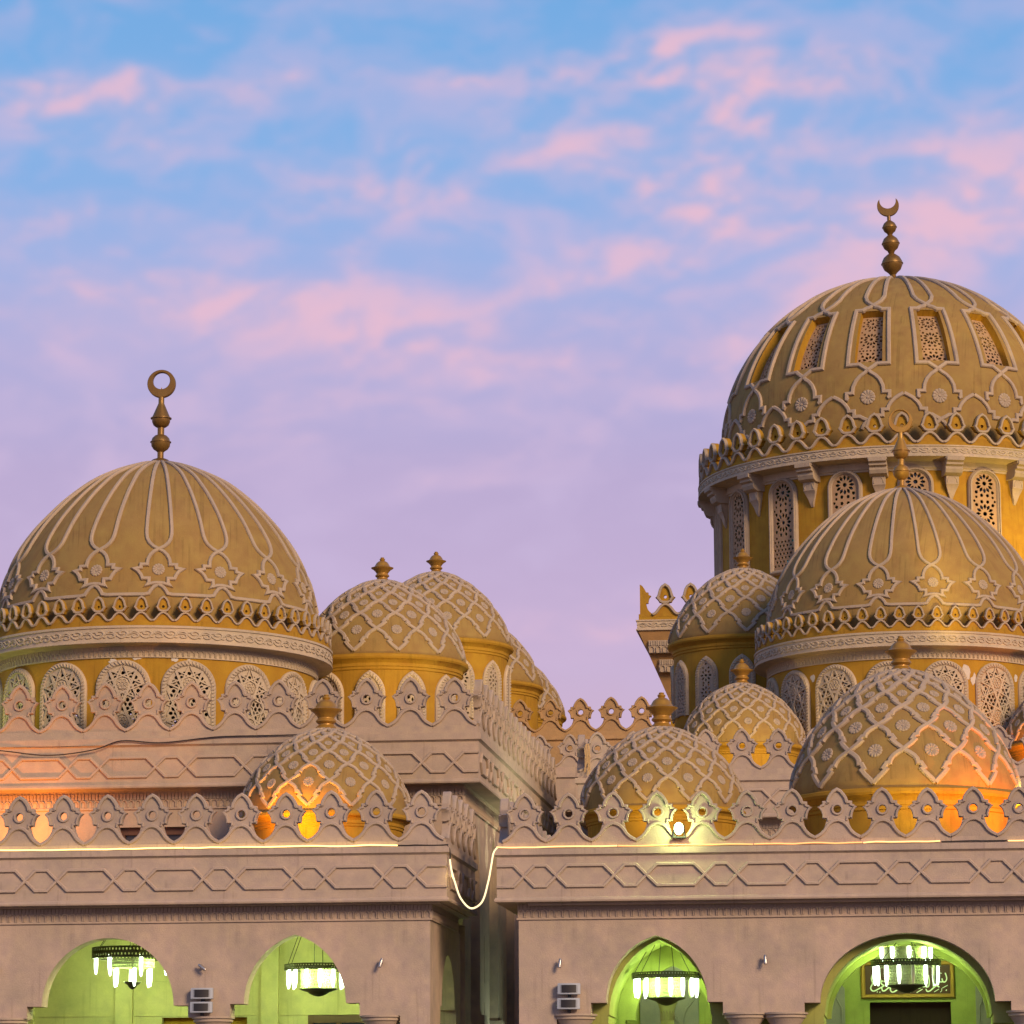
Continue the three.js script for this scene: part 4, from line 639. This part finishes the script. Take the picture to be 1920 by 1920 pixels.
// ------------------------------------------------------------------ chandeliers, lamps, speakers
const LAMP = fin(new THREE.LatheGeometry([[0, -0.36], [0.018, -0.355], [0.024, -0.32], [0.030, -0.29], [0.038, -0.24], [0.041, -0.16], [0.039, -0.02], [0.03, 0.0], [0, 0.0]].map(([x, y]) => new THREE.Vector2(x, y)), 12), 0.7);
function pierced(r, y0, y1, n, hole) {                    // a metal band with rows of holes
  const L = 2 * Math.PI * r, out = [], holes = [], rowsN = Math.max(1, Math.round((y1 - y0) / hole / 1.7)), seg = L / n; const pts = fine([[-seg / 2, y0], [seg / 2, y0], [seg / 2, y1], [-seg / 2, y1]], 0.05, true);
  const cols = Math.max(1, Math.round(seg / hole / 1.7)); for (let j = 0; j < rowsN; j++) for (let i = 0; i < cols; i++) holes.push(circle(-seg / 2 + (i + 0.5 + (j % 2 ? 0.18 : -0.18)) * seg / cols, y0 + (j + 0.5) * (y1 - y0) / rowsN, hole * 0.42, 5, i * 2 + j));
  const g = extrude(pts, 0.008, holes); for (let k = 0; k < n; k++) out.push(bend(g.clone(), r).rotateY(k / n * Math.PI * 2)); return join(out, 0.5);
}
const BAND = pierced(0.66, -0.05, 0.05, 12, 0.035), INNER = pierced(0.34, -0.42, -0.02, 10, 0.035), TIER = pierced(0.5, 0.10, 0.40, 12, 0.04);
function chandelier({ label, X, Y, Z, R, ceil, lamps, off = [], second, tier, power, band = 1 }) {
  const g = thing('chandelier', label, 'chandelier', 'porch chandeliers', [X, Y, Z]), k = R / 0.66;
  at(mesh('ring', BAND, M.metalDark, g), 0, 0, 0, 0.1, [k, band, k]);
  mesh('ring_rim', join([new THREE.TorusGeometry(R, 0.012, 6, 48).rotateX(Math.PI / 2).translate(0, -0.05 * band, 0), new THREE.TorusGeometry(R, 0.012, 6, 48).rotateX(Math.PI / 2).translate(0, 0.05 * band, 0)]), M.metalDark, g);
  for (let i = 0; i < lamps; i++) { const t = (i + 0.5) / lamps * Math.PI * 2; at(mesh(off.includes(i) ? 'unlit_lamp' : 'lamp', LAMP, off.includes(i) ? M.bulbOff : M.bulb, g), R * 0.9 * Math.sin(t), -0.055, R * 0.9 * Math.cos(t)); }
  if (second) { const [sy, sr, n] = second; at(mesh('lower_ring', BAND, M.metalPale, g), 0, sy, 0, 0, [sr / 0.66, 1.6, sr / 0.66]); for (let i = 0; i < n; i++) { const t = (i + 0.3) / n * Math.PI * 2; at(mesh('lamp', LAMP, M.bulb, g), sr * 0.9 * Math.sin(t), sy - 0.1, sr * 0.9 * Math.cos(t)); } mesh('stem', fin(bar([0, sy - 0.35, 0], [0, 0.1, 0], 0.015)), M.metalDark, g); } else at(mesh('pierced_drum', INNER, M.metalPale, g), 0, 0, 0, 0, [k, 1, k]);
  const by = second ? second[0] - 0.36 : -0.42, br = second ? 0.16 : 0.345 * k; at(mesh('bowl', fin(revolve([[0, -0.145], [br * 0.12, -0.14], [br * 0.3, -0.125], [br * 0.5, -0.09], [br * 0.62, -0.06], [br * 0.9, -0.03], [br * 1.08, -0.005], [br * 1.08, 0.01], [br, 0.012]], 28), 0.6), M.metalDark, g), 0, by, 0);
  if (tier) { at(mesh('upper_tier', TIER, M.metalPale, g), 0, 0, 0, 0, [k * 0.85, 0.75, k * 0.85]); for (let i = 0; i < 9; i++) { const t = (i + 0.2) / 9 * Math.PI * 2; at(mesh('lamp', LAMP, M.bulb, g), R * 0.72 * Math.sin(t), 0.30, R * 0.72 * Math.cos(t), 0, [1, 0.7, 1]); } }
  for (let i = 0; i < 6; i++) { const t = i / 6 * Math.PI * 2 + 0.3; mesh('chain', fin(bar([R * Math.sin(t), 0.04, R * Math.cos(t)], [R * 0.45 * Math.sin(t + 0.12), ceil - Y, R * 0.45 * Math.cos(t + 0.12)], 0.008, 5)), M.metalDark, g); }
  const lit = g.children.filter((o) => o.name === 'lamp'), n = 4; // a light inside every few of the lit lamps
  for (let i = 0; i < n; i++) { const o = lit[Math.floor((i + 0.5) * lit.length / n)], l = new THREE.PointLight(rgb(0.70, 1, 0.36), power / n); l.position.copy(o.position); l.position.y -= 0.17 * o.scale.y; l.castShadow = true; l.shadow.radius = 2; l.name = 'chandelier_light'; g.add(l); }
  return g;
}
chandelier({ label: 'two tier chandelier in the leftmost arch', X: -15.06, Y: 5.36, Z: -2.2, R: 0.80, ceil: 6.0, lamps: 7, second: [-0.20, 0.42, 6], power: 14, band: 2 });
chandelier({ label: 'ring chandelier in the second arch from the left', X: -11.36, Y: 5.05, Z: -2.2, R: 0.66, ceil: 6.0, lamps: 14, power: 14 });
chandelier({ label: 'ring chandelier in the narrow arch of the right porch', X: -4.53, Y: 4.80, Z: -1.75, R: 0.655, ceil: 5.42, lamps: 15, off: [5], power: 8 });
chandelier({ label: 'two tier chandelier in the broad arch before the inscription', X: 0.03, Y: 5.01, Z: -2.0, R: 0.66, ceil: 5.38, lamps: 14, off: [0, 2], tier: true, power: 8 });

function speaker(label, X, Y) {
  const g = thing('loudspeaker', label, 'loudspeaker', 'wall loudspeakers', [X, Y, -0.37]);
  const w = 0.205, front = Array.from({ length: 9 }, (_, i) => { const x = -w + i / 8 * 2 * w; return [x, 0.16 + 0.035 * (1 - (x / w) ** 2)]; });
  const body = extrude([[-w * 0.7, 0.0], [w * 0.7, 0.0], [w, 0.10], ...front.slice().reverse(), [-w, 0.10]], 0.19, [], 0.008).rotateX(-Math.PI / 2).rotateX(Math.PI).translate(0, 0.095, 0);
  mesh('cabinet', fin(body.rotateX(0)), M.greyPlastic, g).rotation.x = 0;
  const inner = front.map(([x, z]) => [x * 0.82, z + 0.012]); mesh('grille', fin(fromQuads(inner.map(([x, z]) => [[x, -0.072, z + 0.004], [x, 0.072, z + 0.004]])), 0.8), M.grille, g);
  for (let i = 0; i < 9; i++) { const y = -0.064 + i * 0.016; mesh('grille_bar', fin(fromQuads(inner.map(([x, z]) => [[x, y - 0.002, z + 0.008], [x, y + 0.002, z + 0.008]]))), M.black, g); }
  mesh('bracket', fin(box(-0.03, 0.03, -0.16, -0.095, 0.0, 0.09)), M.black, g); return g;
}
speaker('upper grey loudspeaker of the pair left of the second arch', -13.25, 4.475);
speaker('lower grey loudspeaker of the pair left of the second arch', -13.26, 4.215);
speaker('upper grey loudspeaker of the pair on the right porch', -6.25, 4.50);
speaker('lower grey loudspeaker of the pair on the right porch', -6.26, 4.225);
for (const [x, y, tilt, label] of [[-13.27, 4.97, 0.9, 'small dark spotlight above the left pair of loudspeakers'], [-9.83, 5.02, -0.25, 'small steel spotlight right of the second arch'], [-6.43, 4.98, -0.1, 'small steel spotlight above the right pair of loudspeakers'], [-2.58, 5.01, 0.05, 'small steel spotlight between the two arches of the right porch'], [-17.28, 4.98, 0.1, 'small steel spotlight at the left edge of the left porch']]) {
  const g = thing('wall_spotlight', label, 'spotlight', 'small wall spotlights', [x, y, -0.37]);
  mesh('mount', fin(new THREE.CylinderGeometry(0.03, 0.03, 0.06, 12).rotateX(Math.PI / 2).translate(0, 0, 0.03)), M.black, g);
  mesh('arm', fin(bar([0, 0, 0.03], [0.01, 0.03, 0.11], 0.012)), M.black, g);
  const b = mesh('barrel', fin(new THREE.LatheGeometry([[0, -0.09], [0.03, -0.09], [0.034, -0.08], [0.034, 0.05], [0.025, 0.085], [0, 0.095]].map(([a, c]) => new THREE.Vector2(a, c)), 14), 0.5), M.steel, g); b.position.set(0.01, 0.0, 0.135); b.rotation.set(-0.25, 0, tilt);
}
// framed inscription
{
  const g = thing('inscription', 'gold framed brown panel with white Arabic calligraphy in the broad arch', 'sign', null, [0.06, 4.91, -6.36]);
  const c = document.createElement('canvas'); c.width = 1024; c.height = 346; const x = c.getContext('2d'); x.fillStyle = '#4a2415'; x.fillRect(0, 0, 1024, 346);
  x.setTransform(1024 / 1420, 0, 0, 346 / 480, -200 * 1024 / 1420, -265 * 346 / 480); x.lineCap = 'round'; x.lineJoin = 'round'; x.strokeStyle = '#e9f2dc';
  const pen = (w, ...p) => { x.lineWidth = w; x.beginPath(); x.moveTo(p[0], p[1]); for (let i = 2; i < p.length - 2; i += 2) x.quadraticCurveTo(p[i], p[i + 1], (p[i] + p[i + 2]) / 2, (p[i + 1] + p[i + 3]) / 2); x.lineTo(p[p.length - 2], p[p.length - 1]); x.stroke(); };
  pen(22, 1540, 405, 1562, 460, 1560, 520, 1525, 556, 1495, 545, 1484, 500); pen(20, 1492, 545, 1455, 556, 1432, 520); pen(22, 1440, 545, 1395, 555, 1380, 600, 1440, 640, 1400, 600, 1330, 650, 1270, 705, 1225, 705, 1215, 670); pen(13, 1420, 425, 1440, 395, 1472, 405); pen(12, 1487, 650, 1572, 605); pen(20, 1548, 690, 1552, 684); pen(11, 1350, 712, 1425, 668); pen(10, 1472, 660, 1480, 690, 1450, 716);
  pen(20, 1334, 470, 1336, 540, 1336, 618); pen(22, 1262, 440, 1275, 560, 1255, 630, 1215, 632, 1190, 585); pen(20, 1186, 505, 1215, 600, 1180, 632, 1150, 620); pen(20, 1118, 545, 1142, 600, 1110, 652, 1066, 650, 1044, 570); pen(12, 1060, 720, 1150, 668); pen(9, 1185, 545, 1190, 575);
  pen(16, 985, 650, 1000, 680, 955, 716); pen(18, 930, 638, 870, 690, 832, 690, 820, 640); pen(20, 960, 320, 964, 440, 962, 600); pen(20, 900, 330, 905, 450, 860, 600); pen(20, 760, 330, 765, 440, 770, 560);
  pen(22, 795, 620, 730, 680, 655, 720, 618, 690, 616, 640); pen(13, 690, 632, 690, 600, 716, 585); pen(11, 742, 575, 752, 612);
  pen(22, 690, 560, 600, 625, 525, 692, 484, 690, 474, 640); pen(22, 600, 500, 545, 545, 484, 520, 452, 545, 490, 592, 530, 600, 420, 655, 340, 700, 292, 670, 290, 620, 332, 560, 300, 490, 322, 420); pen(18, 398, 706, 402, 704); pen(18, 440, 712, 444, 710); pen(12, 378, 530, 366, 565, 396, 582); pen(16, 450, 460, 470, 520);
  const t = new THREE.CanvasTexture(c); t.colorSpace = THREE.SRGBColorSpace; t.magFilter = THREE.LinearFilter;
  const p = new THREE.PlaneGeometry(1.72, 0.58); const face = mesh('panel', p, mat('painted inscription', rgb(1, 1, 1), { map: t, roughness: 0.5 }), g); face.position.z = 0.03;
  mesh('frame', fin(strip([[-0.9, -0.33], [0.9, -0.33], [0.9, 0.33], [-0.9, 0.33]], { w: 0.085, h: 0.06, closed: true })), M.gold, g);
  mesh('backing', fin(box(-0.88, 0.88, -0.31, 0.31, -0.004, 0.025)), M.wood, g);
}
// rope lights on the ledges
function ropeLight(label, x0, x1, y, m, power, seed, y1 = y) {
  const g = thing('light_rope', label, 'rope light', 'rope lights along the ledges', [0, 0, 0]), r = rng(seed), n = Math.max(6, Math.round((x1 - x0) * 4)), pts = []; for (let i = 0; i <= n; i++) pts.push([x0 + (x1 - x0) * i / n, y + (y1 - y) * i / n + (r() - 0.5) * 0.016, 0.034 + (r() - 0.5) * 0.012]);
  mesh('light_tube', fin(tube(pts, 0.013, n * 2, 7)), m, g);
  if (power) { const l = new THREE.RectAreaLight(m.emissive, power, x1 - x0, 0.03); l.position.set((x0 + x1) / 2, y + 0.03, 0.05); l.rotation.x = Math.PI / 2 - 0.5; l.name = 'rope_glow'; g.add(l); }
}
const ropeWords = ['bright rope light on the left porch ledge at the left edge', 'bright rope light on the left porch ledge below the orange lit dome'];
ropeLight(ropeWords[0], -17.8, -13.6, 7.215, M.ropeLight, 3, 1); ropeLight(ropeWords[1], -13.58, -9.47, 7.215, M.ropeLight, 3, 2);
ropeLight('unlit rope light end at the right corner of the left porch ledge', -9.46, -8.5, 7.205, M.wire, 0, 3);
ropeLight('rope light at the left end of the right porch ledge', -7.58, -5.3, 7.14, M.ropeWarm, 1.2, 4);
ropeLight('dim orange rope light below the green floodlight', -5.28, -2.75, 7.14, M.ropeDim, 0.8, 5);
ropeLight('dim orange rope light beside the wider netted dome', -2.73, -0.72, 7.14, M.ropeDim, 0.4, 6);
ropeLight('short bright rope light below the wider netted dome', -0.70, 0.72, 7.145, M.ropeWarm, 1.2, 7);
ropeLight('unlit dark stretch of rope light near the right edge', 0.74, 1.95, 7.14, M.wire, 0, 8);
ropeLight('rope light end at the right edge of the picture', 1.97, 4.5, 7.14, M.ropeWarm, 1.2, 9);
{
  const g = thing('light_cable', 'glowing rope light sagging across the gap between the porches', 'rope light');
  mesh('light_tube', fin(tube([[-8.47, 6.93, 0.02], [-8.44, 6.75, 0.06], [-8.37, 6.50, 0.06], [-8.25, 6.18, 0.06], [-8.06, 6.0, 0.06], [-7.87, 6.10, 0.06], [-7.74, 6.48, 0.06], [-7.67, 6.85, 0.06], [-7.63, 7.05, 0.05], [-7.57, 7.13, 0.04]], 0.017, 60, 8)), M.ropeHang, g);
  mesh('lead', fin(tube([[-8.52, 7.2, 0.05], [-8.48, 7.15, 0.04], [-8.46, 7.02, 0.03], [-8.47, 6.93, 0.02]], 0.013, 12, 6)), M.wire, g);
  for (const [x, y] of [[-8.42, 6.6], [-8.06, 6.0]]) { const l = new THREE.PointLight(rgb(1, 0.72, 0.22), 0.16); l.position.set(x, y + 0.01, 0.06); l.shadow.radius = 2; l.castShadow = true; l.name = 'rope_glow'; g.add(l); }
}
tag(mesh('cable', fin(tube([[-19.5, 9.74, -4.10], [-18.34, 9.64, -4.10], [-17.35, 9.53, -4.10], [-16.36, 9.64, -4.10], [-15.86, 9.80, -4.10], [-15.04, 9.75, -4.10], [-13.83, 9.85, -4.11], [-12.83, 9.86, -4.11], [-11.6, 9.87, -4.12]], 0.014, 90, 6)), M.wire), 'loose dark cable drooping along the ledge of the left hall', 'cable');
{
  const g = thing('rope_bundle', 'bundle of straw coloured rope hanging on the right hall parapet corner', 'rope', null, [-7.20, 10.72, -14.43]), r = rng(5);
  for (let i = 0; i < 9; i++) { const a = (r() - 0.5) * 0.14, b = (r() - 0.5) * 0.16; mesh('strand', fin(tube([[a * 0.5, 0.10, -0.02], [a, 0.0, 0.03], [a + b * 0.4, -0.2, 0.045], [b, -0.46 - r() * 0.2, 0.04]], 0.012, 14, 5)), M.rope, g); }
}
// floodlights
function flood(label, P, T, color, power, angle, glass, { pen = 1, point = false, size = 1 } = {}) {
  const g = thing('floodlight', label, 'floodlight', 'roof floodlights', P), d = new THREE.Vector3(T[0] - P[0], T[1] - P[1], T[2] - P[2]).normalize(), head = new THREE.Object3D();
  const q = new THREE.Quaternion().setFromUnitVectors(new THREE.Vector3(0, 0, 1), d), put = (o, z) => { o.quaternion.copy(q); o.position.copy(d).multiplyScalar(z); o.position.y += 0.17; o.scale.setScalar(size); };
  put(mesh('housing', fin(new RoundedBoxGeometry(0.26, 0.2, 0.10, 2, 0.02)), M.black, g), 0);
  const gl = mesh('lamp_glass', fin(point ? new THREE.SphereGeometry(0.13, 20, 12).scale(0.85, 1.15, 0.35) : box(-0.11, 0.11, -0.08, 0.08, 0, 0.008)), glass, g); put(gl, 0.051 * size);
  for (const s of [-1, 1]) mesh('bracket', fin(bar([s * 0.12 * size, 0.012, 0], [s * 0.13 * size, 0.17, 0], 0.012)), M.black, g);
  mesh('foot', fin(box(-0.13, 0.13, 0.002, 0.022, -0.04, 0.04)), M.black, g);
  if (!power) return;
  const l = point ? new THREE.PointLight(color, power) : new THREE.SpotLight(color, power, 0, angle, pen); l.position.copy(d).multiplyScalar(0.09 * size + (point ? 0.05 : 0)); l.position.y += 0.17; l.castShadow = true; l.shadow.radius = 4; l.name = 'flood_light'; g.add(l);
  if (!point) { l.target.position.copy(l.position).add(d); g.add(l.target); }
}
const amber = rgb(1, 0.30, 0.03), yellow = rgb(1, 0.70, 0.16), lime = rgb(0.72, 1, 0.36), olive = rgb(0.8, 0.85, 0.12);
flood('amber floodlight at the foot of the orange lit dome on the left porch', [-11.80, 6.975, -0.34], [-11.62, 8.3, -1.2], rgb(1, 0.36, 0.02), 40, 1.25, M.floodWarm, { size: 0.6 });
flood('amber floodlight on the left porch roof at the left edge', [-18.1, 6.975, -3.2], [-17.7, 8.9, -4.4], amber, 34, 1.1, M.floodWarm);
flood('amber floodlight right of the wider netted dome', [2.55, 6.895, -1.2], [1.75, 9.0, -2.9], rgb(1, 0.21, 0.014), 55, 1.0, M.floodWarm);
flood('unlit dark floodlight left of the wider netted dome', [-1.72, 6.895, -0.6], [-1.0, 8.3, -2.6], yellow, 0, 0.9, M.dark);
flood('amber floodlight under the small dome at the right edge', [3.0, 9.89, -16.9], [3.4, 11.2, -18.2], amber, 18, 1.0, M.floodWarm);
flood('glaring green white floodlight between two merlons of the right porch', [-4.13, 7.27, 0.07], [-4.13, 7.35, 2], lime, 5, 1.2, M.floodGreen, { point: true, size: 0.8 });
flood('yellow floodlight before the small dome behind the green floodlight', [-4.75, 6.895, -0.38], [-4.6, 8.5, -1.4], yellow, 7, 1.1, M.floodYellow, { size: 0.6 });
flood('yellow floodlight before the wider netted dome', [0.45, 6.895, -0.40], [0.3, 8.9, -1.9], yellow, 14, 0.9, M.floodYellow, { size: 0.7 });
flood('yellow floodlight on the right hall roof', [-3.5, 9.89, -15.6], [-3.7, 11.6, -17.7], yellow, 14, 1.0, M.floodYellow, { size: 0.7 });
flood('long range floodlight on the right porch roof aimed at the central dome', [2.75, 6.895, -0.75], [0.35, 15.35, -19.6], yellow, 1300, 0.10, M.floodYellow);
flood('long range floodlight on the right hall roof aimed at the largest dome', [6.4, 9.89, -15.6], [3.1, 22.9, -38.0], yellow, 2600, 0.13, M.floodYellow);
flood('yellow floodlight on the tower roof beside the largest drum', [5.2, 16.83, -35.2], [3.9, 19.8, -38.4], yellow, 90, 0.8, M.floodYellow);
flood('greenish floodlight on the left hall roof at the left edge', [-19.6, 9.71, -5.3], [-18.4, 11.6, -6.4], olive, 5, 1.0, M.floodGreen);
flood('yellow floodlight before the dome beside the left ribbed dome', [-10.5, 9.71, -8.4], [-11.15, 12.75, -10.5], yellow, 14, 0.6, M.floodYellow);
flood('yellow floodlight before the second dome of the left row', [-10.0, 9.71, -16.2], [-10.9, 14.3, -19.2], yellow, 24, 0.5, M.floodYellow);
flood('green white floodlight on the right porch roof facing the receding hall side', [-5.2, 6.895, -9.6], [-8.46, 9.6, -10.2], rgb(0.92, 1, 0.66), 30, 1.25, M.floodGreen);
flood('green white floodlight low on the wall in the gap between the porches', [-7.33, 3.0, -9.5], [-8.8, 4.2, -9.0], rgb(0.72, 1, 0.80), 9, 1.4, M.floodGreen);
for (const [x, words] of [[-4.4, 'round ceiling lamp behind the narrow arch'], [0.1, 'round ceiling lamp behind the broad arch']]) {
  const g = thing('ceiling_lamp', words, 'lamp', 'ceiling lamps', [x, 6.05, -4.6]); mesh('lamp_base', fin(new THREE.CylinderGeometry(0.2, 0.2, 0.05, 24).translate(0, -0.025, 0)), M.greyPlastic, g);
  mesh('lamp_glass', fin(new THREE.SphereGeometry(0.17, 20, 8, 0, Math.PI * 2, Math.PI / 2, Math.PI / 2).scale(1, 0.5, 1).translate(0, -0.05, 0)), M.bulb, g);
  const l = new THREE.PointLight(rgb(0.70, 1, 0.42), 16); l.position.set(0, -0.09, 0); l.castShadow = true; l.shadow.radius = 5; l.name = 'ceiling_light'; g.add(l);
}

renderer.render(scene, camera);
